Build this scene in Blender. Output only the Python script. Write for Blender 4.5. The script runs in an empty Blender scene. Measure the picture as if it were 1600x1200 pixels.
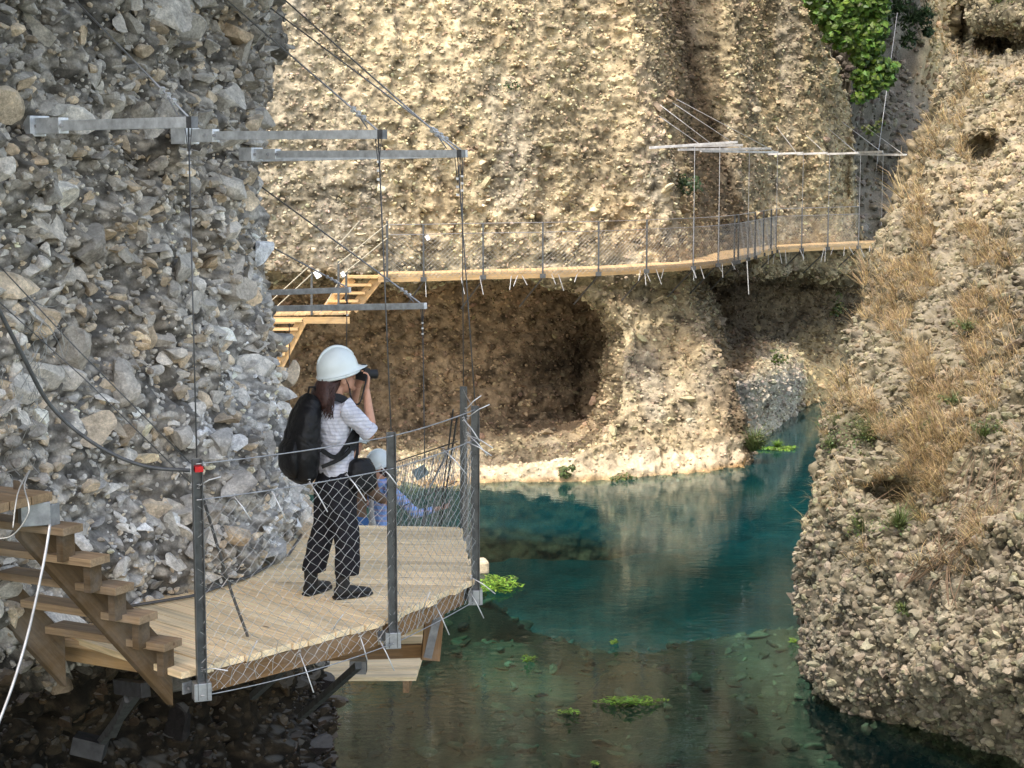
import bpy, bmesh, math, random
import numpy as np
from mathutils import Vector, Matrix
random.seed(7); RNG = np.random.default_rng(11)
scene = bpy.context.scene
COL = scene.collection
F = 2800.0; CX, CY, HZ = 800.0, 600.0, 245.0        # focal length and principal point in photo pixels, horizon row
PITCH = math.atan((CY-HZ)/F); CP, SP = math.cos(PITCH), math.sin(PITCH)
WATER = -7.75; DECK = -2.9; WALK = -2.7

# ---------- survey helpers: sight lines of the photograph -> world points ----------
def at(px, py, Y):
    d = (px-CX, F*CP+(CY-py)*SP, -F*SP+(CY-py)*CP)
    k = Y/d[1]
    return Vector((d[0]*k, Y, d[2]*k))
def atz(px, py, z):
    d = (px-CX, F*CP+(CY-py)*SP, -F*SP+(CY-py)*CP)
    k = z/d[2]
    return Vector((d[0]*k, d[1]*k, z))
def at_np(u, v, Y):
    dy = F*CP+(CY-v)*SP
    k = Y/dy
    return np.stack([(u-CX)*k, Y+0*u, (-F*SP+(CY-v)*CP)*k], -1)

# ---------- object helpers ----------
def tag(o, label=None, cat=None, group=None, kind=None):
    if label: o['label'] = label
    if cat: o['category'] = cat
    if group: o['group'] = group
    if kind: o['kind'] = kind
    return o
def empty(name, loc=(0,0,0), rz=0.0):
    o = bpy.data.objects.new(name, None); COL.objects.link(o)
    o.location = loc; o.rotation_euler = (0,0,rz); o.empty_display_size = .1
    return o

class MB:
    """collects vertices and faces in world or local space and links them as one mesh object"""
    def __init__(s): s.v=[]; s.f=[]; s.c=[]; s.k=[]; s.g=[]; s.col=(1,1,1)
    def _add(s, vs, fs, g=None):
        o=(random.uniform(0,40),random.uniform(0,40),random.uniform(0,40)) if g is not None else (0,0,0)
        s.g += [(p[0]+o[0],p[1]+o[1],p[2]+o[2]) for p in (g if g is not None else vs)]
        n=len(s.v); s.k.append((n,len(s.f))); s.v += [tuple(p) for p in vs]; s.f += [tuple(i+n for i in f) for f in fs]; s.c += [s.col]*len(vs)
    def bar(s, p0, p1, w, h, up=(0,0,1), ext=0.0):
        p0=Vector(p0); p1=Vector(p1); d=(p1-p0).normalized(); up=Vector(up)
        if abs(d.dot(up))>.98: up=Vector((0,1,0))
        r=d.cross(up).normalized(); u=r.cross(d).normalized()
        p0=p0-d*ext; p1=p1+d*ext
        vs=[]; g=[]
        for q,p in enumerate((p0,p1)):
            for a,b in ((-1,-1),(1,-1),(1,1),(-1,1)):
                vs.append(p+r*a*w/2+u*b*h/2); g.append((q*(p1-p0).length,a*w/2,b*h/2))
        s._add(vs, [(0,1,2,3),(7,6,5,4),(0,4,5,1),(1,5,6,2),(2,6,7,3),(3,7,4,0)], g)
    def box(s, c, sx, sy, sz, rz=0.0):
        ca,sa=math.cos(rz),math.sin(rz); vs=[]
        for z in (-1,1):
            for a,b in ((-1,-1),(1,-1),(1,1),(-1,1)):
                x=a*sx/2; y=b*sy/2
                vs.append((c[0]+x*ca-y*sa, c[1]+x*sa+y*ca, c[2]+z*sz/2))
        s._add(vs, [(3,2,1,0),(4,5,6,7),(0,1,5,4),(1,2,6,5),(2,3,7,6),(3,0,4,7)])
    def prism(s, poly, z0, z1, d=None):
        n=len(poly); g=None
        if d is not None: g=[(p[0]*d[0]+p[1]*d[1],-p[0]*d[1]+p[1]*d[0],z) for z in (z0,z1) for p in poly]
        s._add([(p[0],p[1],z0) for p in poly]+[(p[0],p[1],z1) for p in poly],
               [tuple(reversed(range(n))), tuple(range(n,2*n))]+[(i,(i+1)%n,n+(i+1)%n,n+i) for i in range(n)], g)
    def tube(s, pts, r, n=6, r2=None):
        pts=[Vector(p) for p in pts]; m=len(pts); vs=[]; fs=[]
        ref=Vector((0.31,0.17,1))
        for i,p in enumerate(pts):
            d=(pts[min(i+1,m-1)]-pts[max(i-1,0)]).normalized()
            a=d.cross(ref)
            if a.length<.05: a=d.cross(Vector((1,0,0)))
            a.normalize(); b=d.cross(a)
            rr=r if r2 is None else r+(r2-r)*i/(m-1)
            for k in range(n):
                t=2*math.pi*k/n
                vs.append(p+a*math.cos(t)*rr+b*math.sin(t)*rr)
        for i in range(m-1):
            for k in range(n):
                fs.append((i*n+k, i*n+(k+1)%n, (i+1)*n+(k+1)%n, (i+1)*n+k))
        fs.append(tuple(reversed(range(n)))); fs.append(tuple(range((m-1)*n,m*n)))
        s._add(vs,fs)
    def loft(s, rings, n=16, ref=(1,0,0), power=1.0):
        """rings: (centre, radius along ref, radius across)"""
        m=len(rings); vs=[]; fs=[]; ref=Vector(ref)
        for i,(c,ra,rb) in enumerate(rings):
            c=Vector(c)
            d=(Vector(rings[min(i+1,m-1)][0])-Vector(rings[max(i-1,0)][0])).normalized()
            a=(ref-d*ref.dot(d))
            if a.length<.05: a=Vector((0,1,0))-d*d.y
            a.normalize(); b=d.cross(a)
            for k in range(n):
                t=2*math.pi*k/n; ct,st=math.cos(t),math.sin(t)
                ct=math.copysign(abs(ct)**power,ct); st=math.copysign(abs(st)**power,st)
                vs.append(c+a*ct*ra+b*st*rb)
        for i in range(m-1):
            for k in range(n):
                fs.append((i*n+k, i*n+(k+1)%n, (i+1)*n+(k+1)%n, (i+1)*n+k))
        fs.append(tuple(reversed(range(n)))); fs.append(tuple(range((m-1)*n,m*n)))
        s._add(vs,fs)
    def ell(s, c, rx, ry, rz, n=14, m=10, rot=None):
        vs=[];fs=[];c=Vector(c)
        for i in range(m+1):
            ph=math.pi*i/m
            for k in range(n):
                t=2*math.pi*k/n
                p=Vector((rx*math.sin(ph)*math.cos(t), ry*math.sin(ph)*math.sin(t), rz*math.cos(ph)))
                if rot is not None: p=rot@p
                vs.append(c+p)
        for i in range(m):
            for k in range(n):
                fs.append((i*n+k,(i+1)*n+k,(i+1)*n+(k+1)%n,i*n+(k+1)%n))
        s._add(vs,fs)
    def build(s, name, mat, parent=None, smooth=False, bevel=0.0):
        me=bpy.data.meshes.new(name); me.from_pydata(s.v,[],s.f); me.update()
        ca=me.color_attributes.new('Col','FLOAT_COLOR','POINT')
        ca.data.foreach_set('color', np.array([(c[0],c[1],c[2],1.0) for c in s.c],dtype=np.float32).ravel())
        if len(s.g)==len(s.v):
            ga=me.attributes.new('grain','FLOAT_VECTOR','POINT'); ga.data.foreach_set('vector',np.array(s.g,dtype=np.float32).ravel())
        if smooth: me.polygons.foreach_set('use_smooth',[True]*len(me.polygons))
        me.materials.append(mat)
        o=bpy.data.objects.new(name, me); COL.objects.link(o)
        if parent:
            o.parent=parent
            if s.__dict__.get('world',True) and parent.type=='EMPTY':
                o.matrix_parent_inverse = Matrix.LocRotScale(parent.location, parent.rotation_euler, None).inverted()
            elif parent.type=='MESH':
                pass
        if bevel:
            b=o.modifiers.new('bevel','BEVEL'); b.width=bevel; b.segments=2; b.limit_method='ANGLE'
        return o
    def each(s, name, mat, parent=None, smooth=False, bevel=0.0):
        """one object per collected piece"""
        out=[]
        for i,(n0,f0) in enumerate(s.k):
            n1,f1=s.k[i+1] if i+1<len(s.k) else (len(s.v),len(s.f))
            m=MB(); m.world=s.__dict__.get('world',True); m.v=s.v[n0:n1]; m.c=s.c[n0:n1]; m.g=s.g[n0:n1]; m.f=[tuple(q-n0 for q in f) for f in s.f[f0:f1]]
            out.append(m.build(name,mat,parent,smooth,bevel))
        return out

class NM:
    """numpy mesh collector for rock faces and stones"""
    def __init__(s): s.V=[]; s.T=[]; s.Q=[]; s.C=[]; s.n=0
    def add(s, V, Fa, C):
        V=V.reshape(-1,3); C=np.broadcast_to(C,(len(V),3))
        (s.T if Fa.shape[1]==3 else s.Q).append(Fa+s.n)
        s.V.append(V); s.C.append(C); s.n+=len(V)
    def build(s, name, mat, flat=True):
        V=np.concatenate(s.V); C=np.concatenate(s.C)
        T=np.concatenate(s.T) if s.T else np.zeros((0,3),int); Q=np.concatenate(s.Q) if s.Q else np.zeros((0,4),int)
        me=bpy.data.meshes.new(name)
        me.vertices.add(len(V)); me.vertices.foreach_set('co',V.astype(np.float32).ravel())
        L=np.concatenate([T.ravel(),Q.ravel()]).astype(np.int32)
        me.loops.add(len(L)); me.loops.foreach_set('vertex_index',L)
        me.polygons.add(len(T)+len(Q))
        st=np.concatenate([np.arange(len(T))*3, len(T)*3+np.arange(len(Q))*4]).astype(np.int32)
        me.polygons.foreach_set('loop_start',st)
        me.update(calc_edges=True); me.validate()
        sm=np.ones(len(me.polygons),dtype=bool)
        if flat and len(me.polygons)==len(T)+len(Q): sm[:len(T)]=False
        me.polygons.foreach_set('use_smooth',sm)
        ca=me.color_attributes.new('Col','FLOAT_COLOR','POINT')
        C4=np.concatenate([C,np.ones((len(C),1))],1)
        ca.data.foreach_set('color',C4.astype(np.float32).ravel())
        me.materials.append(mat)
        o=bpy.data.objects.new(name,me); COL.objects.link(o)
        return o

# ---------- numpy noise ----------
def _h(ix,iy,iz,seed):
    n=(ix*73856093 ^ iy*19349663 ^ iz*83492791 ^ (seed*2654435761 & 0x7fffffff)).astype(np.uint32)
    n=(n^(n>>np.uint32(13)))*np.uint32(1274126177); n=n^(n>>np.uint32(16))
    n=n*np.uint32(2246822519); n=n^(n>>np.uint32(15))
    return n.astype(np.float64)/4294967295.0
def vnoise(P,seed=0):
    P=np.asarray(P); i=np.floor(P).astype(np.int64); f=P-i; f=f*f*(3-2*f)
    r=0
    for a in (0,1):
        for b in (0,1):
            for c in (0,1):
                w=(f[...,0] if a else 1-f[...,0])*(f[...,1] if b else 1-f[...,1])*(f[...,2] if c else 1-f[...,2])
                r=r+w*_h(i[...,0]+a,i[...,1]+b,i[...,2]+c,seed)
    return r*2-1
def fbm(P,sc,oc=4,seed=0,gain=.5):
    r=0;a=1;t=0
    for k in range(oc):
        r=r+a*vnoise(P/sc*(2.03**k)+17.3*k,seed+k); t+=a; a*=gain
    return r/t
def cells(P,sc,seed=0):
    """distance to nearest feature point (0..~1) and a random id per cell"""
    Q=P/sc; i=np.floor(Q).astype(np.int64); best=np.full(P.shape[:-1],9.0); idv=np.zeros(P.shape[:-1])
    for a in (-1,0,1):
        for b in (-1,0,1):
            for c in (-1,0,1):
                jx,jy,jz=i[...,0]+a,i[...,1]+b,i[...,2]+c
                px=jx+_h(jx,jy,jz,seed); py=jy+_h(jx,jy,jz,seed+1); pz=jz+_h(jx,jy,jz,seed+2)
                d=np.sqrt((Q[...,0]-px)**2+(Q[...,1]-py)**2+(Q[...,2]-pz)**2)
                m=d<best; best=np.where(m,d,best); idv=np.where(m,_h(jx,jy,jz,seed+3),idv)
    return best,idv
def S(x,a,b):
    t=np.clip((x-a)/(b-a),0,1); return t*t*(3-2*t)
def blur(A,k):
    for _ in range(2):
        for ax in (0,1):
            p=[(0,0)]*A.ndim; p[ax]=(k,k); B=np.pad(A,p,mode='edge'); cs=np.cumsum(B,axis=ax)
            z=np.zeros_like(np.take(cs,[0],axis=ax)); cs=np.concatenate([z,cs],axis=ax); n=A.shape[ax]
            A=(np.take(cs,np.arange(2*k+1,2*k+1+n),axis=ax)-np.take(cs,np.arange(0,n),axis=ax))/(2*k+1)
    return A
def normals(P):
    du=np.gradient(P,axis=1); dv=np.gradient(P,axis=0)
    N=np.cross(du,dv); N/= (np.linalg.norm(N,axis=-1,keepdims=True)+1e-9)
    return N
def grid_faces(H,W):
    i=np.arange(H*W).reshape(H,W)
    return np.stack([i[:-1,:-1].ravel(),i[1:,:-1].ravel(),i[1:,1:].ravel(),i[:-1,1:].ravel()],1)

# ---------- stone prototypes: rounded cobbles with broken faces ----------
def protos(sub,n,cuts,seed):
    rg=np.random.default_rng(seed); out=[]
    bm=bmesh.new(); bmesh.ops.create_icosphere(bm,subdivisions=sub,radius=1)
    V0=np.array([v.co[:] for v in bm.verts]); Fa=np.array([[v.index for v in f.verts] for f in bm.faces]); bm.free()
    for k in range(n):
        V=V0.copy()
        for c in range(cuts):
            d=rg.normal(size=3); d/=np.linalg.norm(d); h=rg.uniform(.22,.8)
            t=V@d; V=V-np.maximum(t-h,0)[:,None]*d
        V=V/np.abs(V).max()*1.05; V*= (1+.12*fbm(V+k*9.1,.6,2,k))[:,None]
        out.append(V)
    return out,Fa
PR_HI=protos(3,12,10,1); PR_MID=protos(2,16,8,2); PR_LO=protos(1,14,2,3)

def scatter(nm,P,N,C,w,n,smin,smax,powr,rg,proto,embed=.15,flat=(1,.8,.6),colf=None,tilt=.35):
    H,W=P.shape[:2]
    a=np.linalg.norm(np.cross(np.gradient(P,axis=1),np.gradient(P,axis=0)),axis=-1)
    pr=(a*w).ravel(); pr=pr/pr.sum()
    idx=rg.choice(H*W,size=n,p=pr)
    pos=P.reshape(-1,3)[idx]; nor=N.reshape(-1,3)[idx]; col=C.reshape(-1,3)[idx]
    s=smin+(smax-smin)*rg.uniform(0,1,n)**powr
    pos=pos+nor*(s*rg.uniform(-.25,embed*2,n))[:,None]+rg.normal(0,.3,(n,3))*s[:,None]*.3
    yaw=rg.uniform(0,2*np.pi,n); tx=rg.normal(0,tilt,n); ty=rg.normal(0,tilt,n)
    cz,sz=np.cos(yaw),np.sin(yaw); cx,sx=np.cos(tx),np.sin(tx); cy,sy=np.cos(ty),np.sin(ty)
    o=np.zeros(n); one=np.ones(n)
    Rz=np.stack([cz,-sz,o,sz,cz,o,o,o,one],1).reshape(n,3,3)
    Rx=np.stack([one,o,o,o,cx,-sx,o,sx,cx],1).reshape(n,3,3)
    Ry=np.stack([cy,o,sy,o,one,o,-sy,o,cy],1).reshape(n,3,3)
    R=Rx@Ry@Rz
    sc=s[:,None]*np.array(flat)[None]*rg.uniform(.75,1.25,(n,3))
    pid=rg.integers(0,len(proto[0]),n); PV=np.stack(proto[0])[pid]
    V=np.einsum('nij,nkj->nki',R,PV*sc[:,None,:])+pos[:,None,:]
    cc=colf(col,n,rg) if colf else col*rg.uniform(.65,1.45,(n,1))
    m=PV.shape[1]
    Fa=(proto[1][None]+ (np.arange(n)*m)[:,None,None]).reshape(-1,3)
    nm.add(V,Fa,np.repeat(cc,m,axis=0))

# ---------- materials ----------
def newmat(name):
    m=bpy.data.materials.new(name); m.use_nodes=True; nt=m.node_tree
    b=nt.nodes['Principled BSDF']; return m,nt,b
def nd(nt,t,**k):
    n=nt.nodes.new(t)
    for a,v in k.items():
        if a in n.inputs: n.inputs[a].default_value=v
        else: setattr(n,a,v)
    return n
def mixc(nt,a,b,fac,mode='MIX'):
    m=nt.nodes.new('ShaderNodeMix'); m.data_type='RGBA'; m.blend_type=mode
    def s(i,x):
        if isinstance(x,(int,float)): m.inputs[i].default_value=x
        elif isinstance(x,tuple): m.inputs[i].default_value=(*x,1)
        else: nt.links.new(x,m.inputs[i])
    s(0,fac); s(6,a); s(7,b); return m.outputs[2]
def ramp(nt,fac,stops):
    r=nt.nodes.new('ShaderNodeValToRGB'); e=r.color_ramp.elements
    while len(e)<len(stops): e.new(.5)
    for el,(p,c) in zip(e,stops):
        el.position=p; el.color=(c,c,c,1) if isinstance(c,(int,float)) else (*c,1)
    nt.links.new(fac,r.inputs[0]); return r.outputs[0]
def noise(nt,scale,detail=4,rough=.6,vec=None,dist=0):
    n=nt.nodes.new('ShaderNodeTexNoise'); n.inputs['Scale'].default_value=scale; n.inputs['Detail'].default_value=detail
    n.inputs['Roughness'].default_value=rough; n.inputs['Distortion'].default_value=dist
    if vec is None:
        g=nt.nodes.new('ShaderNodeNewGeometry'); vec=g.outputs['Position']
    nt.links.new(vec,n.inputs['Vector']); return n.outputs['Fac']
def bump(nt,b,h,strength,dist):
    n=nt.nodes.new('ShaderNodeBump'); n.inputs['Strength'].default_value=strength; n.inputs['Distance'].default_value=dist
    nt.links.new(h,n.inputs['Height']); nt.links.new(n.outputs[0],b.inputs['Normal'])

def rock_mat(name, s1, s2, bd, lo=.5, hi=1.35, dust=(.5,.45,.36), dustf=.25):
    m,nt,b=newmat(name)
    a=nt.nodes.new('ShaderNodeVertexColor'); a.layer_name='Col'
    n1=noise(nt,s1,6,.7); n2=noise(nt,s2,5,.75); 
    c=mixc(nt,a.outputs[0],ramp(nt,n1,[(.3,lo),(.7,hi)]),1.0,'MULTIPLY')
    c=mixc(nt,c,ramp(nt,n2,[(.3,.6),(.68,1.35)]),.8,'MULTIPLY')
    g=nt.nodes.new('ShaderNodeNewGeometry'); sx=nt.nodes.new('ShaderNodeSeparateXYZ'); nt.links.new(g.outputs['Normal'],sx.inputs[0])
    up=ramp(nt,sx.outputs[2],[(.45,0.0),(.95,dustf)])
    c=mixc(nt,c,dust,up)
    nt.links.new(c,b.inputs['Base Color']); b.inputs['Roughness'].default_value=.92; b.inputs['Specular IOR Level'].default_value=.25
    bump(nt,b,n2,.8,bd)
    return m
def wood_mat(name, tint, dark=.55, grey=.15):
    """grain runs along the board: the 'grain' attribute holds (along, across, up) of each piece"""
    m,nt,b=newmat(name)
    a=nt.nodes.new('ShaderNodeVertexColor'); a.layer_name='Col'
    at_=nt.nodes.new('ShaderNodeAttribute'); at_.attribute_name='grain'
    def mp(sc):
        q=nt.nodes.new('ShaderNodeMapping'); q.inputs['Scale'].default_value=sc; nt.links.new(at_.outputs['Vector'],q.inputs[0]); return q.outputs[0]
    n0=noise(nt,1.0,4,.6,vec=mp((1.2,9,9)),dist=.8)
    n1=noise(nt,1.0,6,.7,vec=mp((2.5,70,70)),dist=.5)
    n2=noise(nt,3.5,5,.65)
    v=nt.nodes.new('ShaderNodeTexVoronoi'); v.inputs['Scale'].default_value=1.0; nt.links.new(mp((2.6,9,9)),v.inputs['Vector'])
    c=mixc(nt,a.outputs[0],tint,1.0,'MULTIPLY')
    c=mixc(nt,c,ramp(nt,n0,[(.3,dark),(.7,1.15)]),.75,'MULTIPLY')
    c=mixc(nt,c,ramp(nt,n1,[(.35,.62),(.6,1.1)]),.8,'MULTIPLY')
    c=mixc(nt,c,(.10,.05,.025),ramp(nt,v.outputs['Distance'],[(.05,.85),(.13,0)]))
    c=mixc(nt,c,(.33,.31,.28),ramp(nt,n2,[(.45,0),(.75,grey*2)]))
    nt.links.new(c,b.inputs['Base Color']); b.inputs['Roughness'].default_value=.78; b.inputs['Specular IOR Level'].default_value=.3
    bump(nt,b,n1,.6,.003); return m
def metal_mat(name, colr, rough=.4, metallic=.85, sc=12):
    m,nt,b=newmat(name)
    n1=noise(nt,sc,5,.65)
    c=mixc(nt,colr,ramp(nt,n1,[(.3,.6),(.7,1.2)]),1.0,'MULTIPLY')
    nt.links.new(c,b.inputs['Base Color']); b.inputs['Metallic'].default_value=metallic
    nt.links.new(ramp(nt,n1,[(.2,rough*1.4),(.8,rough*.8)]),b.inputs['Roughness'])
    return m
def plain_mat(name, colr, rough=.7, spec=.3, sc=40, var=.25, bd=.002, bs=.3):
    m,nt,b=newmat(name)
    n1=noise(nt,sc,4,.6)
    c=mixc(nt,colr,ramp(nt,n1,[(.3,1-var),(.7,1+var)]),1.0,'MULTIPLY')
    nt.links.new(c,b.inputs['Base Color']); b.inputs['Roughness'].default_value=rough; b.inputs['Specular IOR Level'].default_value=spec
    bump(nt,b,n1,bs,bd); return m
def leaf_mat(name, colr, rough=.5, trans=.3):
    m,nt,b=newmat(name)
    a=nt.nodes.new('ShaderNodeVertexColor'); a.layer_name='Col'
    n1=noise(nt,6,3,.6)
    c=mixc(nt,a.outputs[0],colr,1.0,'MULTIPLY')
    c=mixc(nt,c,ramp(nt,n1,[(.3,.7),(.7,1.2)]),1.0,'MULTIPLY')
    nt.links.new(c,b.inputs['Base Color']); b.inputs['Roughness'].default_value=rough
    tr=nt.nodes.new('ShaderNodeBsdfTranslucent'); nt.links.new(c,tr.inputs['Color'])
    mx=nt.nodes.new('ShaderNodeMixShader'); mx.inputs[0].default_value=trans
    nt.links.new(b.outputs[0],mx.inputs[1]); nt.links.new(tr.outputs[0],mx.inputs[2])
    nt.links.new(mx.outputs[0],nt.nodes['Material Output'].inputs[0]); return m

M={}
M['rock_near']=rock_mat('grey_conglomerate',11,60,.016,.5,1.45,(.62,.60,.56),.18)
M['rock_far']=rock_mat('tan_conglomerate',1.4,17,.04,.62,1.35,(.55,.46,.31),.08)
M['rock_right']=rock_mat('brown_conglomerate',2.0,20,.025,.6,1.35,(.5,.44,.34),.3)
M['wood']=wood_mat('new_timber',(.62,.43,.25))
M['wood_deck']=wood_mat('deck_timber',(1.0,.78,.48),.75,.04)
M['wood_dark']=wood_mat('weathered_timber',(.30,.19,.10),.5)
M['wood_far']=wood_mat('far_timber',(.72,.50,.26),.8)
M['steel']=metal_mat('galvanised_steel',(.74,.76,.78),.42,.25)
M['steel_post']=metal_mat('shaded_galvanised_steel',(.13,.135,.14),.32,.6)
M['steel_far']=metal_mat('far_galvanised_steel',(.80,.80,.79),.5,.05,4)
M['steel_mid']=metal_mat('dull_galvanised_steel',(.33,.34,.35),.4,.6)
M['black_steel']=metal_mat('black_steel',(.035,.035,.037),.6,.1)
M['steel_dark']=metal_mat('dark_steel',(.20,.20,.21),.45,.7)
M['cable']=metal_mat('steel_cable',(.42,.42,.43),.4,.6)
M['cable_dark']=metal_mat('dark_cable',(.12,.12,.12),.5,.5)
M['net']=metal_mat('net_wire',(.40,.40,.38),.4,.4)
M['tie']=metal_mat('wire_tie',(.75,.75,.75),.4,.3)
# =================== CLIFFS ===================
def I(x,xp,fp): return np.interp(x,xp,fp)

# ---- near cliff: grey conglomerate the platform hangs from ----
def near_edge(v):
    return I(v,[-900,0,60,130,180,260,330,420,500,560,620,680,740,800,850,960,1060,1200,1400],
               [430,414,418,404,394,392,398,403,408,422,430,442,458,468,474,478,488,512,540])
def near_D(u,v):
    A=I(u,[-700,-400,0,60,275,370,412,520],[7.2,8.6,10.5,10.95,12.4,13.6,14.3,16.0])
    B=I(u,[-700,-400,0,67,210,300,400,460,480,540],[7.2,8.3,10.25,10.75,11.5,11.85,12.45,13.1,13.9,15.2])
    t=S(v,380,850)
    D=A*(1-t)+B*t
    D=D+ .9*S(v,1010,1120)
    return D
v=np.concatenate([np.arange(-2000,-60,14),np.arange(-60,1260,2.0),np.arange(1260,2400,12)])
sn=np.concatenate([np.arange(-700,-30,9),np.arange(-30,0,2.0),np.linspace(0,1,236)])   # left of frame, then 0..edge
Hn=len(v); 
U=[];DD=[]
for vi in v:
    e=near_edge(vi)
    left=np.concatenate([np.arange(-700,-30,9),np.arange(-30,0,2.0)])
    mid=np.linspace(0,1,236)*e
    k=np.linspace(0,1,40)[1:]
    back=e-150*k**1.5+10*np.sin(k*3.1)
    u=np.concatenate([left,mid])
    D=near_D(u,vi)
    # roll the face over at its free edge
    D=D+1.1*np.exp(-(e-u)/16.0)
    Db=D[-1]+9*k
    U.append(np.concatenate([u,back])); DD.append(np.concatenate([D,Db]))
U=np.array(U); DD=np.array(DD); V2=np.repeat(v[:,None],U.shape[1],1)
P=at_np(U,V2,DD)
oh=S(P[...,2],1.7,4.6)*3.4
P[...,0]+=oh*.86; P[...,1]-=oh*.5; P[...,2]=np.minimum(P[...,2],7.0)   # unseen overhang added above the frame to shade the platform
N=normals(P)
if N[len(v)//2,100,1]>0: N=-N
big=fbm(P*np.array([1,1,1.4]),1.0,4,5)*.24+fbm(P*np.array([1,1,1.5]),.38,3,9)*.12-.10*S(1-np.abs(fbm(P*np.array([1,1,.6]),.9,3,13))*6,.3,1.0)
c1,id1=cells(P*np.array([1,1,1.5]),.26,21); c2,id2=cells(P*np.array([1,1,1.5]),.10,31)
hh=big+.075*(.6-c1)*(id1>.35)+.03*(.6-c2)+fbm(P,.06,3,40)*.032+fbm(P*np.array([1,1,1.6]),.22,3,41)*.075
P=P+N*hh[...,None]
N=normals(P); 
if N[len(v)//2,100,1]>0: N=-N
tone=fbm(P,.9,3,50)
C=np.zeros(P.shape)
base=np.array([.52,.475,.41]); 
C[:]=base*(1+.25*tone[...,None])
warm=S(fbm(P,.6,3,60),.0,.5)[...,None]; C=C*(1-warm*.5)+np.array([.42,.34,.25])*warm*.5
pale=(S(V2,420,700)*S(fbm(P,.5,4,70),-.15,.25)*S(U,-50,380))[...,None]*.75
pale=np.maximum(pale,(S(U,280,400)*S(V2,180,300)*S(fbm(P,.4,3,71),-.1,.3))[...,None]*.6)
C=C*(1-pale)+np.array([.77,.745,.70])*pale
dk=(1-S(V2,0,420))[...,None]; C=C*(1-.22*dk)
low=S(V2,1000,1060)[...,None]; C=C*(1-low)+np.array([.040,.029,.018])*(1+.4*tone[...,None])*low  # shade under the deck painted in as near-black brown
def near_col(col,n,rg):
    t=rg.uniform(0,1,(n,1)); f=np.where(t<.15,rg.uniform(.5,.75,(n,1)),np.where(t<.88,rg.uniform(.8,1.2,(n,1)),rg.uniform(1.25,1.6,(n,1))))
    tint=np.where(rg.uniform(0,1,(n,1))<.25,np.array([[1.1,.98,.82]]),np.array([[.98,1.0,1.03]]))
    return np.clip(col*f*tint,0.02,.85)
Cd=C*(1-.6*S(c2,.35,.62)[...,None])*(1-.35*S(c1,.4,.65)[...,None])*(1-.5*S(-fbm(P,.16,3,44),.0,.35)[...,None])  # crevice shade painted into the colour at cell borders and hollows
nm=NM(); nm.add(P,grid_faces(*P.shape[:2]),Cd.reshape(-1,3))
C=C*1.12
vis=(S(V2,-120,-60)*(1-S(V2,1230,1300))*S(U,-60,-30))
vis=vis*(1-.6*S(V2,1030,1080)); vis[:, -39:]*=.15
rg=np.random.default_rng(5)
scatter(nm,P,N,C,vis,520,.08,.20,1.7,rg,PR_HI,.10,(1.1,.85,.62),near_col)
scatter(nm,P,N,C,vis,3600,.03,.09,1.6,rg,PR_MID,.14,(1.1,.85,.65),near_col)
scatter(nm,P,N,C,vis,11000,.009,.028,1.2,rg,PR_LO,.2,(1.1,.85,.7),near_col)
o=nm.build('cliff_near',M['rock_near']); tag(o,kind='structure')
NEARP,NEARN,NEARU=P,N,U

# ---- far cliff: sunlit tan wall with the cave, ridge, side bay and gorge ----
def water_row(u): return I(u,[0,730,900,1000,1100,1158,1172,1185,1250,1345,1500],[770,768,763,757,748,739,728,700,634,617,610])
def far_edge(v): return I(v,[-900,-300,0,90,180,260,330,400,450,520,700],[1180,1220,1258,1300,1330,1343,1350,1366,1380,1400,1420])
fv=np.concatenate([np.arange(-1500,-40,20),np.arange(-40,860,1.9),np.arange(860,1100,12)])
nU=560
U=[]
for vi in fv:
    e=far_edge(vi); U.append(np.concatenate([np.linspace(0,380,40)[:-1],380+np.linspace(0,1,nU)*(e-380), e-np.linspace(0,1,26)[1:]*60]))
U=np.array(U); V2=np.repeat(fv[:,None],U.shape[1],1)
upper1=I(U,[0,200,400,600,800,1000,1080],[39,41,42.2,43.4,44.7,46.2,46.8])
upper2=I(U,[1040,1150,1212,1345,1420],[53.0,53.2,55.4,58.3,60.5])
uL=I(V2,[-1500,0,150,330,430],[980,1016,1030,1054,1076]); uR=I(V2,[-1500,0,150,330,430],[1010,1058,1096,1146,1166])
t=S(U,uL,uR); up=upper1*(1-t)+upper2*t
up=up-.5*np.exp(-((U-uL+25)/30)**2)
# leaning back slightly above
up=up+np.clip(250-V2,0,2000)*.0022
wr=water_row(U)
# below the walkway
floorD=np.clip(I(V2,[660,700,735,768],[47.2,45.2,43.0,41.6]),41.5,48)+(U-730)*.0012
cave=I(V2,[432,446,470,560,660,690],[0,2.2,3.4,4.0,3.7,3.0])
wob=9*fbm(np.stack([U/38.,V2/38.,0*U],-1),1.0,4,88)
cave=np.interp(V2+wob*.9,[432,442,462,560,660,690],[0,2.6,3.8,4.3,3.9,3.0])
caveD=up+cave; caveD=np.where(V2>665,np.minimum(caveD,floorD+0*U),caveD)
pil_b=I(U,[900,1000,1100,1158,1180],[42.3,42.8,43.6,44.4,45.0])
sp=np.clip((V2-432)/(wr-432),0,1.0)
upw=I(U,[800,1000,1080,1180],[44.7,46.1,46.9,48.0])
pillar=upw*(1-sp**1.3)+pil_b*sp**1.3+ .8*S(V2,432,445)*(1-S(V2,445,640))
ce=I(V2,[430,450,480,520,640,690,730,768],[860,892,928,946,948,905,800,700])
tc=S(U+2.0*wob,ce-6,ce+20)
low=caveD*(1-tc)+pillar*tc
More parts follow.
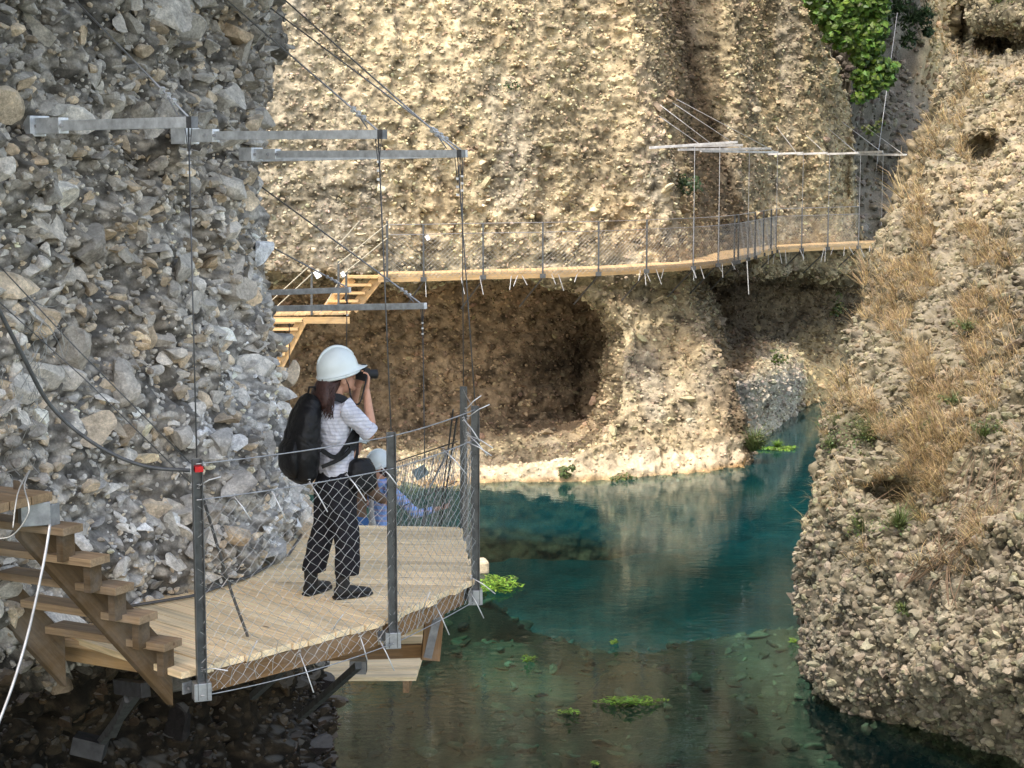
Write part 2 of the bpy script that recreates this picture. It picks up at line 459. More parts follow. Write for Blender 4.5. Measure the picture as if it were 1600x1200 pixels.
# gorge bay beyond the pillar
gl=I(V2,[430,520,640,735],[1082,1120,1158,1176])
wD=I(U,[1150,1180,1215,1250,1300,1345,1420],[46.5,48.0,51.5,55.6,57.0,58.0,60])
rec=I(V2,[430,442,500,560,600],[0,3.6,4.4,1.6,0])
g=upper2+rec
sg=S(V2,500,600)
gorge=g*(1-sg)+wD*sg - 1.2*sg*np.exp(-((U-1205)/45)**2)*(1-S(V2,560,690))
tg=S(U,gl,gl+16+0*U)
low=low*(1-tg)+gorge*tg
tb=S(V2,430,437)
D=up*(1-tb)+low*tb
below=V2>wr
wl=np.take_along_axis
Dw=blur(D,2)
P=at_np(U,V2,Dw)
# under the waterline the toe drops straight down
k=np.clip(V2-wr,0,400)
P[...,2]=np.where(k>0,np.minimum(P[...,2],WATER-k*.02),P[...,2])
P[:,-25:,1]+=np.linspace(0,1,26)[1:][None]*9
N=normals(P)
if N[300,200,1]>0: N=-N
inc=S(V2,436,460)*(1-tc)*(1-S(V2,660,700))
big=fbm(P*np.array([1,1,.5]),3.0,3,105)*.45+fbm(P*np.array([1,.6,.45]),1.3,3,111)*.25
toe=S(V2,wr-60,wr)
c1,id1=cells(P*np.array([1,1,1.4]),.42,121)
hh=big*(1-.6*toe)+.20*fbm(P*np.array([1.1,1,1.5]),.30,3,145)*.62+.07*(.6-c1)*(.4+.8*inc)+fbm(P,.20,3,140)*.09-.16*S(fbm(P*np.array([1,1,.22]),.9,3,147),.2,.5)+inc*.22*fbm(P*np.array([.7,.7,2.6]),.9,3,150)
P=P+N*hh[...,None]
N=normals(P)
if N[300,200,1]>0: N=-N
FARP,FARN,FARU,FARV=P,N,U,V2
tone=fbm(P,2.2,4,160)[...,None]; ton2=fbm(P*np.array([1.5,1,.35]),1.6,4,165)[...,None]
C=np.array([.50,.415,.265])*(1+.3*tone)
gr=S(ton2,.05,.45); C=C*(1-gr*.5)+np.array([.38,.355,.30])*gr*.5
och=S(fbm(P,1.5,3,170),.1,.45)[...,None]; C=C*(1-och*.38)+np.array([.58,.44,.25])*och*.38
greyl=(1-S(U,400,640))[...,None]*.5; C=C*(1-greyl)+np.array([.34,.315,.26])*greyl
lf=(t*(1-S(U,uR,uR+25))*S(U,uL-10,uL+10))[...,None]; C=C*(1-lf*.85)+np.array([.13,.095,.06])*lf*.75  # shade of the ridge's crevice band painted in as dark brown
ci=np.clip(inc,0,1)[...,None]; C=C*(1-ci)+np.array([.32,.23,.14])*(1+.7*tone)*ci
cave_shade=(np.exp(-((U-885)/85)**2-((V2-560)/60)**2))[...,None]*ci; C=C*(1-.65*cave_shade)  # deeper shade on the right of the cave painted into the colour
lg=(S(V2,wr-66,wr-40)*(1-S(V2,wr-22,wr-8))*(U<1160))[...,None]; C=C*(1-.6*lg)+np.array([.66,.57,.42])*.6*lg
tz=(S(V2,wr-24,wr-12)*(1-S(V2,wr-6,wr-1))*(U<1165))[...,None]; C=C*(1-.55*tz)+np.array([.42,.25,.09])*.55*tz
wet=(S(V2,wr-5,wr-1))[...,None]; C=C*(1-.75*wet)
gb=(tg*S(V2,430,445)*(1-S(V2,520,560)))[...,None]; C=C*(1-.85*gb)+np.array([.085,.062,.04])*.85*gb  # shade in the bay's overhung recess painted in almost black
wb=(tg*S(V2,560,600)*(1-S(U,1240,1262)))[...,None]; C=C*(1-.6*wb)+np.array([.42,.41,.38])*.6*wb
yb=(tg*S(V2,500,540)*S(U,1225,1260))[...,None]; C=C*(1-.6*yb)+np.array([.44,.33,.16])*.6*yb
C=np.clip(C,.01,.7)
crevice_shade=S(-fbm(P*np.array([1,1,1.6]),.30,3,145),-.05,.35)*.5+S(-fbm(P,.12,2,146),0,.4)*.35  # shade of the crevices, painted darker where the relief is low
Cd=C*(1-crevice_shade*(1-.7*S(V2,wr-70,wr-45)))[...,None]
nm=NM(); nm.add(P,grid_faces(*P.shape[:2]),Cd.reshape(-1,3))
vis=S(U,370,400)*S(V2,-80,-40)*(1-S(V2,wr-2,wr+4)); vis[:,-25:]*=0.05
fadeF=1-.72*S(V2,wr-70,wr-40)*(U<1150)
rg=np.random.default_rng(6)
def far_col(col,n,rg):
    f=rg.choice([.5,.8,1.0,1.25,1.6],size=(n,1),p=[.15,.25,.3,.2,.1])*rg.uniform(.9,1.1,(n,1))
    return np.clip(col*f*(1+rg.normal(0,.04,(n,3))),.02,.72)
scatter(nm,P,N,C,vis*fadeF,700,.10,.22,2.4,rg,PR_MID,.15,(1.1,.85,.6),far_col)
scatter(nm,P,N,C,vis*fadeF,8000,.045,.105,1.9,rg,PR_MID,.2,(1.1,.85,.65),far_col)
scatter(nm,P,N,C,vis*(.3+.7*fadeF),28000,.028,.058,1.0,rg,PR_LO,.2,(1.1,.85,.7),far_col)
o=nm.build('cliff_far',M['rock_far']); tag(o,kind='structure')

# ---- back cliff closing the gorge ----
bv=np.arange(-900,720,5.0); bu=np.arange(1150,1800,4.0)
U,V2=np.meshgrid(bu,bv)
D=I(U,[1150,1340,1440,1500,1650,1800],[66,62,69,78,80,76])+1.2*np.sin(U*.05+V2*.01)
P=at_np(U,V2,D); N=normals(P); N=N*np.where(N[...,1:2]>0,-1,1)
P=P+N*(fbm(P,3.5,4,205)*1.1+fbm(P,.7,3,206)*.25)[...,None]
N=normals(P); N=N*np.where(N[...,1:2]>0,-1,1)
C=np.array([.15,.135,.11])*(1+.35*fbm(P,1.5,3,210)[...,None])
yel=(S(U,1425,1450)*(1-S(V2,90,190)))[...,None]; C=C*(1-yel)+np.array([.45,.35,.20])*(1+.3*fbm(P,.8,3,211)[...,None])*yel  # yel paints sunlight on the top into the rock colour
C=np.clip(C,.01,.7)
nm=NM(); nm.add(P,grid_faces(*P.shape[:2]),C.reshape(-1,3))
scatter(nm,P,N,C,S(U,1240,1260)*(1-S(U,1500,1560))*(V2>-60)*(V2<420)*1.0,5000,.06,.2,1.8,rg,PR_LO,.2,(1.1,.85,.65),far_col)
o=nm.build('cliff_back',M['rock_far']); tag(o,kind='structure')

# ---- right cliff: brown conglomerate spur with dry grass ----
def right_edge(v):
    return I(v,[-900,-200,0,60,100,180,250,350,420,500,600,690,800,880,1000,1050,1080,1110,1150,1180,1205,1400,1700],
               [1540,1500,1488,1492,1474,1446,1412,1374,1352,1328,1306,1286,1278,1266,1258,1258,1278,1312,1368,1412,1452,1700,1900])
def right_D(u,v):
    e=right_edge(v)
    b=I(v,[-900,0,150,350,600,800,1000,1200,1700],[46,38,36.5,33,28.5,26,25,24,23.4])
    d=b-(u-e)/340*4.2
    d=d+1.9*np.exp(-(u-e)/26.0)
    # opening, notch and hollows
    d=d+1.5*np.exp(-(((u-1534)/26)**2+((v-238)/24)**2))
    d=d+3.6*np.exp(-(((u-1568)/62)**2+((v-72)/24)**2))+1.8*np.exp(-(((u-1503)/10)**2+((v-45)/42)**2))
    d=d+.9*np.exp(-(((u-1400)/40)**2+((v-775)/22)**2))+.5*np.exp(-(((u-1340)/50)**2+((v-700)/20)**2))
    d=d-.7*S(u,1490,1620)*S(v,180,320)*(1-S(v,330,700))
    return d
rv=np.concatenate([np.arange(-1200,-50,18),np.arange(-50,1260,2.0),np.arange(1260,1600,14)])
U=[];
k=np.linspace(0,1,36)[1:]
for vi in rv:
    e=right_edge(vi); s=np.concatenate([np.linspace(0,1,200)**1.15*(1640-min(e,1560)), np.linspace(1640,2300,60)[1:]-min(e,1560)])
    U.append(np.concatenate([(e+k**1.5*120)[::-1], e+s]))
U=np.array(U); V2=np.repeat(rv[:,None],U.shape[1],1)
D=right_D(U,V2)
Dedge=right_D(right_edge(rv),rv)
D[:,:35]=(Dedge[:,None]+k[None]*14)[:,::-1]
P=at_np(U,V2,D); N=normals(P)
if N[300,150,1]>0: N=-N
big=fbm(P*np.array([1,1,.8]),2.2,4,305)*.42+fbm(P,.7,3,311)*.18
c1,id1=cells(P*np.array([1,1,1.2]),.22,321)
hh=big+.09*(.6-c1)+fbm(P,.22,4,340)*.17-.10*S(fbm(P*np.array([1,1,.5]),.8,3,345),.15,.4)
P=P+N*hh[...,None]; N=normals(P)
if N[300,150,1]>0: N=-N
RP,RN,RU,RV=P,N,U,V2
tone=fbm(P,1.4,4,360)[...,None]
C=np.array([.195,.17,.108])*(1+.5*tone)
yr=(S(fbm(P,1.2,3,370),-.1,.35)*(1-S(V2,250,420)))[...,None]; C=C*(1-.6*yr)+np.array([.42,.33,.19])*.6*yr
gy=(S(V2,780,900))[...,None]; C=C*(1-.35*gy)+np.array([.27,.24,.19])*.35*gy
wt=S(V2,1100+(U-1300)*.7,1150+(U-1300)*.7)[...,None]; C=C*(1-.3*wt)
C=np.clip(C,.01,.7)
crevice_shade=S(-fbm(P*np.array([1,1,1.3]),.22,4,340),-.05,.3)*.6+S(c1,.4,.65)*.3  # painted shade for hollows and the gaps between cells
Cd=C*(1-np.clip(crevice_shade,0,.8))[...,None]
nm=NM(); nm.add(P,grid_faces(*P.shape[:2]),Cd.reshape(-1,3))
vis=(V2>-60)*(V2<1260)*(U<1640)*1.0; vis[:,:39]=0
scatter(nm,P,N,C,vis*(.25+.75*S(V2,700,950)),900,.06,.14,2.2,rg,PR_MID,.15,(1.1,.85,.7),far_col)
scatter(nm,P,N,C,vis*(.5+.5*S(V2,500,850)),9500,.03,.085,1.5,rg,PR_LO,.25,(1.05,.9,.8),far_col)
scatter(nm,P,N,C,vis,9000,.016,.04,1.0,rg,PR_LO,.25,(1.05,.9,.8),far_col)
o=nm.build('cliff_right',M['rock_right']); tag(o,kind='structure')

# ---- river bed and water ----
bx=np.arange(-16,26,.16); by=np.arange(12,84,.16)
X,Y=np.meshgrid(bx,by)
deep=S(Y+.25*X+1.6*fbm(np.stack([X,Y,0*X],-1),2.2,3,400),32.0,36.0)
Z=WATER-(1.3-.35*S(X,0,6))*(1-deep)-1.9*deep
Z=Z+.45*(1-deep)*fbm(np.stack([X,Y,0*X],-1),2.6,4,401)+.1*fbm(np.stack([X,Y,0*X],-1),.5,3,402)
bo=np.exp(-(((X-1.9)/.95)**2+((Y-27.6)/.9)**2)); Z=Z+.95*bo
for (cx,cy,r,h) in ((-1.6,27.5,1.6,.6),(-.4,30.5,1.3,.5),(.6,25.2,1.0,.35),(-1.0,33.2,1.2,.9)):
    Z=Z+h*np.exp(-(((X-cx)/r)**2+((Y-cy)/r/.7)**2))
Z=np.minimum(Z,WATER-.16)
P=np.stack([X,Y,Z],-1)
q=fbm(np.stack([X,Y,0*X],-1),1.7,5,410)[...,None]; q2=fbm(np.stack([X*1.2,Y*.7,0*X],-1),.8,4,411)[...,None]
C=np.array([.009,.018,.012])+0*q
q=fbm(np.stack([X*.8,Y*.45,0*X],-1),1.1,5,410)[...,None]; pl=S(q+.3*q2,.02,.22); C=C*(1-pl)+np.array([.035,.07,.045])*pl
rt=(S(X,3.0,4.6)*(1-deep))[...,None]; C=C*(1-.8*rt)+np.array([.10,.11,.075])*(1+.8*q2)*.8*rt
C=C*(1-bo[...,None])+np.array([.11,.09,.055])*bo[...,None]
nearb=(1-S(Y,22,25))[...,None]; C=C*(1-.35*nearb)+np.array([.06,.075,.045])*.35*nearb
dp=deep[...,None]; C=C*(1-dp)+np.array([.002,.060,.070])*(1+.6*q2)*dp
nm=NM(); nm.add(P,grid_faces(*P.shape[:2]),np.clip(C*.8,.002,.6).reshape(-1,3))
M['bed']=rock_mat('river_bed',2,9,.03,.6,1.3,(.1,.1,.08),0.0)
bN=normals(P); bN=bN*np.where(bN[...,2:3]<0,-1,1); bw=(1-deep)*(X>-3.5)*(X<7)*(Y>21)*1.0
scatter(nm,P,bN,np.clip(C*1.5,.01,.3),bw,1500,.05,.22,2.5,rg,PR_MID,.1,(1.1,.9,.5),far_col)
o=nm.build('river_bed',M['bed'],False); tag(o,kind='structure')
m,nt,b=newmat('river_water'); nt.nodes.remove(b)
tr=nt.nodes.new('ShaderNodeBsdfTransparent'); tr.inputs[0].default_value=(.62,.86,.80,1)
gl=nt.nodes.new('ShaderNodeBsdfGlossy'); gl.inputs['Roughness'].default_value=.015; gl.inputs['Color'].default_value=(.86,.90,.88,1)
df=nt.nodes.new('ShaderNodeBsdfDiffuse'); df.inputs[0].default_value=(.006,.045,.045,1)
g=nt.nodes.new('ShaderNodeNewGeometry'); mp=nt.nodes.new('ShaderNodeMapping'); mp.inputs['Scale'].default_value=(1.0,2.2,1); nt.links.new(g.outputs['Position'],mp.inputs[0])
n=noise(nt,3.2,3,.5,vec=mp.outputs[0]); bp=nt.nodes.new('ShaderNodeBump'); bp.inputs['Strength'].default_value=.12; bp.inputs['Distance'].default_value=.03
nt.links.new(n,bp.inputs['Height']); nt.links.new(bp.outputs[0],gl.inputs['Normal'])
fr=nt.nodes.new('ShaderNodeFresnel'); fr.inputs['IOR'].default_value=1.36; nt.links.new(bp.outputs[0],fr.inputs['Normal'])
m1=nt.nodes.new('ShaderNodeMixShader')
sxy=nt.nodes.new('ShaderNodeSeparateXYZ'); nt.links.new(g.outputs['Position'],sxy.inputs[0])
ma=nt.nodes.new('ShaderNodeMath'); ma.operation='MULTIPLY_ADD'; nt.links.new(sxy.outputs[0],ma.inputs[0]); ma.inputs[1].default_value=.25; nt.links.new(sxy.outputs[1],ma.inputs[2])
nz=noise(nt,.35,4,.6,dist=.6); mb_=nt.nodes.new('ShaderNodeMath'); mb_.operation='MULTIPLY_ADD'; nt.links.new(nz,mb_.inputs[0]); mb_.inputs[1].default_value=6.0; nt.links.new(ma.outputs[0],mb_.inputs[2])
mr=nt.nodes.new('ShaderNodeMapRange'); mr.interpolation_type='SMOOTHSTEP'; mr.inputs['From Min'].default_value=37.5; mr.inputs['From Max'].default_value=40.5; mr.inputs['To Min'].default_value=.05; mr.inputs['To Max'].default_value=.42
nt.links.new(mb_.outputs[0],mr.inputs[0]); nt.links.new(mr.outputs[0],m1.inputs[0])
dc=ramp(nt,noise(nt,.9,4,.6),[(.3,(.003,.050,.060)),(.7,(.005,.095,.108))]); nt.links.new(dc,df.inputs[0])
nt.links.new(tr.outputs[0],m1.inputs[1]); nt.links.new(df.outputs[0],m1.inputs[2])
m2=nt.nodes.new('ShaderNodeMixShader'); nt.links.new(fr.outputs[0],m2.inputs[0]); nt.links.new(m1.outputs[0],m2.inputs[1]); nt.links.new(gl.outputs[0],m2.inputs[2])
nt.links.new(m2.outputs[0],nt.nodes['Material Output'].inputs[0]); M['water']=m
w=MB(); w._add([(-300,-60,WATER),(300,-60,WATER),(300,400,WATER),(-300,400,WATER)],[(0,1,2,3)])
o=w.build('river_water',M['water']); tag(o,kind='structure')
w=MB(); w._add([(-400,-100,WATER-6.2),(400,-100,WATER-6.2),(400,600,WATER-6.2),(-400,600,WATER-6.2)],[(0,1,2,3)]); w.c=[(.05,.06,.05)]*4
o=w.build('ground',M['bed']); tag(o,kind='structure')
# =================== PLATFORM, STAIRS, RAILINGS ===================
def clip_poly(poly, p, n, keep):
    """keep the part of a convex polygon with (x-p).n*keep >= 0"""
    out=[]
    for i in range(len(poly)):
        a=poly[i]; b=poly[(i+1)%len(poly)]
        da=((a[0]-p[0])*n[0]+(a[1]-p[1])*n[1])*keep; db=((b[0]-p[0])*n[0]+(b[1]-p[1])*n[1])*keep
        if da>=0: out.append(a)
        if da*db<0:
            t=da/(da-db); out.append((a[0]+(b[0]-a[0])*t, a[1]+(b[1]-a[1])*t))
    return out
def planks(mb, poly, direction, width, z, th=.04, gap=.009, rag=None, rnd=None, tones=(.8,1.15)):
    rnd=rnd or random
    d=Vector((direction[0],direction[1])).normalized(); n=Vector((-d.y,d.x))
    ds=[p[0]*n.x+p[1]*n.y for p in poly]; lo=min(ds); hi=max(ds); k=lo
    while k<hi:
        q=clip_poly(clip_poly(poly,(n.x*(k+gap/2),n.y*(k+gap/2)),n,1),(n.x*(k+width-gap/2),n.y*(k+width-gap/2)),n,-1) if True else []
        if len(q)>=3:
            t=rnd.uniform(*tones); w=rnd.uniform(-.03,.03); mb.col=(t*(1+w),t,t*(1-w)); dz=rnd.uniform(-.003,.003)
            if rag:
                sh=rnd.uniform(-rag,rag); q2=[]
                cx=sum(a[0]*d.x+a[1]*d.y for a in q)/len(q)
                for a in q:
                    s_=sh if a[0]*d.x+a[1]*d.y>cx else 0
                    q2.append((a[0]+d.x*s_,a[1]+d.y*s_))
                q=q2
            mb.prism(q,z-th+dz,z+dz,(d.x,d.y))
        k+=width
    mb.col=(1,1,1)
def ccw(poly):
    a=sum(poly[i][0]*poly[(i+1)%len(poly)][1]-poly[(i+1)%len(poly)][0]*poly[i][1] for i in range(len(poly)))
    return poly if a>0 else poly[::-1]
def net(mb, b0, b1, t0, t1, cell=.07, rise=1.0, r=.0018, wav=.010, n=3, rnd=random):
    """diamond rope net between bottom edge b0-b1 and top edge t0-t1"""
    b0,b1,t0,t1=map(Vector,(b0,b1,t0,t1)); L=((b1-b0).length+(t1-t0).length)/2; H=((t0-b0).length+(t1-b1).length)/2
    nrm=(b1-b0).cross(t0-b0).normalized()
    def p(s,h,k):
        a=s/L; c=h/H
        q=(b0*(1-a)+b1*a)*(1-c)+(t0*(1-a)+t1*a)*c
        return q+nrm*.008*math.sin(s*9+h*7)
    for sg in (1,-1):
        s0=-H/rise if sg>0 else 0
        k=0
        while s0<(L if sg>0 else L+H/rise):
            pts=[]; step=cell*.5; m=int(H/step)+1
            for i in range(m+1):
                h=min(H,i*step); s_=s0+sg*h/rise
                if -1e-6<=s_<=L:
                    s2=min(L,max(0,s_+(wav*(1 if i%2 else -1))))
                    pts.append(p(s2,h,k))
            if len(pts)>1: mb.tube(pts,r,n)
            s0+=cell; k+=1
def clampset(mb,p,d,n=3,gap=.05,sz=.022):
    d=Vector(d).normalized()
    for i in range(n):
        c=Vector(p)+d*gap*i
        mb.bar(c-d*sz*.4,c+d*sz*.4,sz,sz*1.3)
def sag(p0,p1,s,n=14):
    p0=Vector(p0);p1=Vector(p1); return [p0.lerp(p1,i/n)+Vector((0,0,-s*4*(i/n)*(1-i/n))) for i in range(n+1)]
rd=random.Random(3)
TOPZ=DECK+1.18
G1=atz(304,1045,DECK); G2=atz(603,968,DECK); G3=atz(733,905,DECK); G4=atz(716,824,DECK)
Gi5=atz(440,820,DECK)
# deck outline, inner side runs into the rock
A_in0=atz(150,990,DECK); A_in1=atz(200,952,DECK); seam_in=atz(372,893,DECK)
deck=empty('timber_platform',(G2.x-.5,G2.y+.2,DECK)); tag(deck,'large plank viewing platform hung beside the grey rock, with the photographer standing on it','platform')
mb=MB()
nA=(G2-G1).normalized(); dA=Vector((nA.y,-nA.x))
outA=[(G1.x-.10*nA.x,G1.y-.10*nA.y),(G2.x,G2.y),(seam_in.x,seam_in.y),(A_in1.x-.25,A_in1.y+.5),(A_in0.x-.2,A_in0.y)]
planks(mb,ccw(outA),(dA.x,dA.y),.118,DECK,rag=.012,rnd=rd)
B=[(G2.x+.01,G2.y),(G3.x+.03,G3.y),(G4.x+.02,G4.y+.02),(Gi5.x-.2,Gi5.y+.05),(seam_in.x-.4,seam_in.y+.6),(seam_in.x,seam_in.y)]
B=[(x+.004,y+.004) for x,y in B]
planks(mb,ccw([B[0],B[1],B[2],B[3],B[5]]),(1,-.10),.118,DECK,rag=.02,rnd=rd)
mb.build('decking',M['wood_deck'],deck,bevel=.004)
ledge=MB()
ledge.col=(1.25,1.1,.95)
for a,b_ in ((G1,G2),(G2,G3),(G3,G4)):
    d=(b_-a).normalized(); o_=Vector((-d.y,d.x,0))*.035
    mb=MB(); mb.col=(.95,.85,.7); mb.bar(a+o_+d*.06+Vector((0,0,-.105)),b_+o_-d*.06+Vector((0,0,-.105)),.05,.12)
    mb.build('edge_beam',M['wood_dark'],deck,bevel=.004)
mb=MB(); mb.col=(1.5,1.4,1.2)
for t in (.3,.55,.8):
    a=G1.lerp(G2,t)+Vector((-.1,.07,-.11)); mb.bar(a,a+Vector((-1.1,.75,0)),.05,.11)
for t in (.1,.5,.9):
    a=G2.lerp(G3,t)+Vector((-.1,.02,-.11)); mb.bar(a,a+Vector((-1.3,.1,0)),.05,.11)
mb.each('joist',M['wood_dark'],deck)
# inner edge cable pipe along rock
mb=MB(); mb.tube([(A_in1.x-.02,A_in1.y-.02,DECK+.02),(atz(300,936,DECK).x,atz(300,936,DECK).y,DECK+.02),(atz(390,905,DECK).x,atz(390,905,DECK).y,DECK+.02),(atz(452,870,DECK).x,atz(452,870,DECK).y,DECK+.02),(atz(474,835,DECK).x,atz(474,835,DECK).y,DECK+.02)],.010,6)
mb.build('edge_hose',M['cable_dark'],deck,smooth=True)
# diagonal steel struts below
for px0,py0,Y0,px1,py1,Y1 in ((215,1082,10.4,150,1172,11.3),(200,1092,10.5,175,1148,11.0),(470,1020,10.9,395,1088,11.9),(560,1040,11.5,470,1120,12.9)):
    mb=MB(); mb.bar(at(px0,py0,Y0),at(px1,py1,Y1),.045,.045); mb.build('strut',M['cable_dark'],deck)
mb=MB(); mb.bar(at(184,1072,10.6),at(228,1078,10.3),.06,.09); mb.bar(at(115,1160,11.2),at(165,1172,11.2),.14,.12); mb.each('strut_bracket',M['black_steel'],deck,bevel=.004)

def post_at(base,h,rail,label=None,face=0.0):
    """galvanised channel post with its shoe box below the deck edge"""
    c=MB(); x,y,z=base
    ca,sa=math.cos(face),math.sin(face)
    def L(dx,dy): return (x+dx*ca-dy*sa, y+dx*sa+dy*ca)
    for dx,dy,sx,sy in ((0,.022,.056,.005),(-.0255,-.003,.005,.045),(.0255,-.003,.005,.045)):
        q=L(dx,dy); c.box((q[0],q[1],z+h/2-.01),sx,sy,h,face)
    for i in range(9):
        q=L(.014,.016); c.box((q[0],q[1],z+.12+i*h/10),.012,.012,.018,face)
    return c
rail=empty('cable_railing',(G2.x,G2.y,DECK)); tag(rail,'steel post and rope net railing along the open edge of the large platform','railing')
PT=[]
for i,(g,zt,fc) in enumerate(((G1,atz(300,716,-1.72).z,.35),(G2,0,.2),(G3,0,.1),(G4,0,0))):
    top={0:at(301,714,g.y).z,1:at(598,672,g.y).z,2:at(722,632,g.y).z,3:at(716,602,g.y).z}[i]
    out=Vector(((.045,-.03,0) if i<2 else (.045,-.01,0)))
    base=Vector((g.x,g.y,DECK-.16))+out
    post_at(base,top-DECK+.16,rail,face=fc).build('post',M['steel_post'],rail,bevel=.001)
    sh=MB(); sh.box((base.x-.005,base.y+.02,DECK-.125),.10,.09,.105,fc); sh.box((base.x-.09,base.y+.03,DECK-.11),.07,.012,.07,fc+.5)
    sh.build('post_shoe',M['steel_mid'],rail,bevel=.004)
    bo=MB()
    for dx in (-.11,-.08): bo.box((base.x+dx,base.y+.018,DECK-.11),.014,.014,.014)
    bo.each('bolt',M['steel_dark'],rail)
    PT.append((base,Vector((base.x,base.y,top))))
mb=MB(); mb.box((PT[0][1].x+.008,PT[0][1].y-.006,PT[0][1].z-.06),.045,.066,.03,.35); mb.build('red_tape',plain_mat('red_tape',(.55,.02,.02),.5),rail)
def on(i,dz): return Vector((PT[i][1].x,PT[i][1].y-.03,PT[i][1].z+dz))
# three horizontal cables per bay
for (a,b_) in ((0,1),(1,2),(2,3)):
    for nme,dz in (('top_cable',-.03),('mid_cable',-.235)):
        mb=MB(); mb.tube(sag(on(a,dz),on(b_,dz),.012),.0042,5); mb.build(nme,M['cable'],rail,smooth=True)
    mb=MB(); z=DECK-.14
    mb.tube(sag((PT[a][0].x,PT[a][0].y-.035,z),(PT[b_][0].x,PT[b_][0].y-.035,z),.03 if a==0 else .01),.0035,5); mb.build('bottom_cable',M['cable'],rail,smooth=True)
    mb=MB(); 
    net(mb,(PT[a][0].x,PT[a][0].y-.03,DECK-.13),(PT[b_][0].x,PT[b_][0].y-.03,DECK-.13),on(a,-.24),on(b_,-.24),cell=.090,rise=.8,r=.0015,wav=.008)
    mb.build('rope_net',M['net'],rail)
# wire tie ends sticking out
ties=[((365,775),(392,812)),((425,768),(446,812)),((483,752),(512,800)),((541,740),(572,783)),((594,728),(622,760)),((692,702),(728,740)),((728,690),(768,712)),((730,678),(762,712)),((732,680),(770,700)),((731,652),(765,632)),((728,640),(752,618)),((724,655),(750,690)),
      ((468,1020),(490,1082)),((562,992),(574,1032)),((593,1000),(616,1048)),((680,945),(702,992)),((735,926),(756,966)),((736,902),(774,928)),((315,1046),(356,1048)),((310,760),(345,745)),((385,1040),(402,1000)),((520,985),(536,960)),((660,955),(672,925))]
for (a,b_) in ties:
    t=max(0,min(1,(a[0]-304)/(603-304)));
    Y=(G1.y+(G2.y-G1.y)*t if a[0]<603 else G2.y+(G3.y-G2.y)*min(1,(a[0]-603)/130))-.05
    mb=MB(); p0=at(*a,Y); p1=at(*b_,Y-rd.uniform(0,.06)); mid=p0.lerp(p1,.5)+Vector((0,-.01,.012))
    mb.tube([p0,mid,p1],.0038,5); mb.tube([p0+Vector((-.008,0,.01)),p0+Vector((.008,0,.012)),p0+Vector((.008,0,-.01)),p0+Vector((-.008,0,-.01))],.003,4)
    mb.build('wire_end',M['tie'],rail,smooth=True)
# loose lacing loops along the deck edge
lac=MB()
for a,b_,k in ((G1,G2,9),(G2,G3,9)):
    for i in range(k):
        t=(i+rd.uniform(.2,.8))/k; p=a.lerp(b_,t)+Vector((.03,-.04,-.13))
        lac.tube([p,p+Vector((rd.uniform(-.03,.03),-.01,.08)),p+Vector((rd.uniform(.02,.07),0,rd.uniform(.12,.2)))],.0022,4)
lac.each('lacing',M['net'],rail)

# ---------- lower stairs ----------
st=empty('timber_stairs',(G1.x,G1.y-.1,DECK)); tag(st,'steep open timber stairs climbing left from the near corner of the platform','stairs')
S0=Vector((G1.x-.03,G1.y-.12,DECK+.02)); run=Vector((-.46,-.89,0)).normalized()*.172; acr=Vector((-.89,.46,0)).normalized()
# fit the climb to the sight lines of the tread ends
treads=[]
for (px,py,z) in ((278,997,-2.74),(240,955,-2.57),(203,910,-2.39),(165,866,-2.21),(123,818,-2.03)):
    treads.append(atz(px,py,z))
for i,p in enumerate(treads):
    mb=MB(); mb.col=(.62,.62,.62) if i%2 else (.5,.5,.5)
    c=p+acr*.0+Vector((0,0,-.022)); rr=run.normalized()*.085
    mb.bar(c+rr*.8-acr*.02,c+rr*.8+acr*.86,.165,.045)
    mb.build('tread',M['wood'],st,bevel=.004)
    mb=MB(); mb.col=(.19,.175,.145); q=c+rr*.75+acr*.03+Vector((0,0,-.10)); mb.bar(q-acr*.01,q+acr*.035,.10,.16); mb.build('tread_block',M['wood'],st)
d0=treads[0]+run.normalized()*-.02; d4=treads[-1]
sd=(d4-d0)/4
cN0=at(270,1060,d0.y+.05); cN1=at(32,796,d4.y+.0)
for off in (0,.80):
    mb=MB(); mb.col=(.19,.175,.145)
    hh_=.165; tk=acr*.05; vs=[]; gg=[]; ln=(cN1-cN0).length; dn=(cN1-cN0).normalized(); un=dn.cross(acr).normalized()
    for P_ in (cN0,cN1):
        for e,z_ in ((0,-hh_),(1,-hh_),(1,hh_),(0,hh_)):
            q=P_+acr*off+tk*e+Vector((0,0,z_)); vs.append(q); gg.append(((q-cN0).dot(dn),(q-cN0).dot(un),e*.05))
    mb._add(vs,[(0,1,2,3),(7,6,5,4),(0,4,5,1),(1,5,6,2),(2,6,7,3),(3,7,4,0)],gg); mb.build('stringer',M['wood'],st,bevel=.004)
mb=MB(); mb.col=(.5,.49,.47)
L0=atz(82,768,-1.84); 
for j in range(3):
    q=L0+run.normalized()*(.08+j*.17)+Vector((0,0,-.025)); mb.bar(q,q+acr*.95,.16,.05)
mb.build('top_landing',M['wood'],st,bevel=.004)
mb=MB(); q=d4+sd*.9+Vector((-.01,.0,-.10)); mb.bar(q-acr*.005,q+acr*.01,.09,.12); q=d0-sd*.9+Vector((0,0,-.12)); mb.bar(q-acr*.01,q+acr*.01,.10,.09)
mb.bar(at(212,1035,10.35),at(245,1035,10.2),.02,.08); mb.each('bracket',M['steel_mid'],st,bevel=.003)
mb=MB(); q=d4+sd*1.1+Vector((-.09,0,-.12)); mb.box((q.x,q.y,q.z),.16,.14,.13,.4); mb.build('shoe',M['steel_mid'],st,bevel=.004)
mb=MB(); mb.col=(1.1,1.05,1)
q0=atz(95,992,-2.93); 
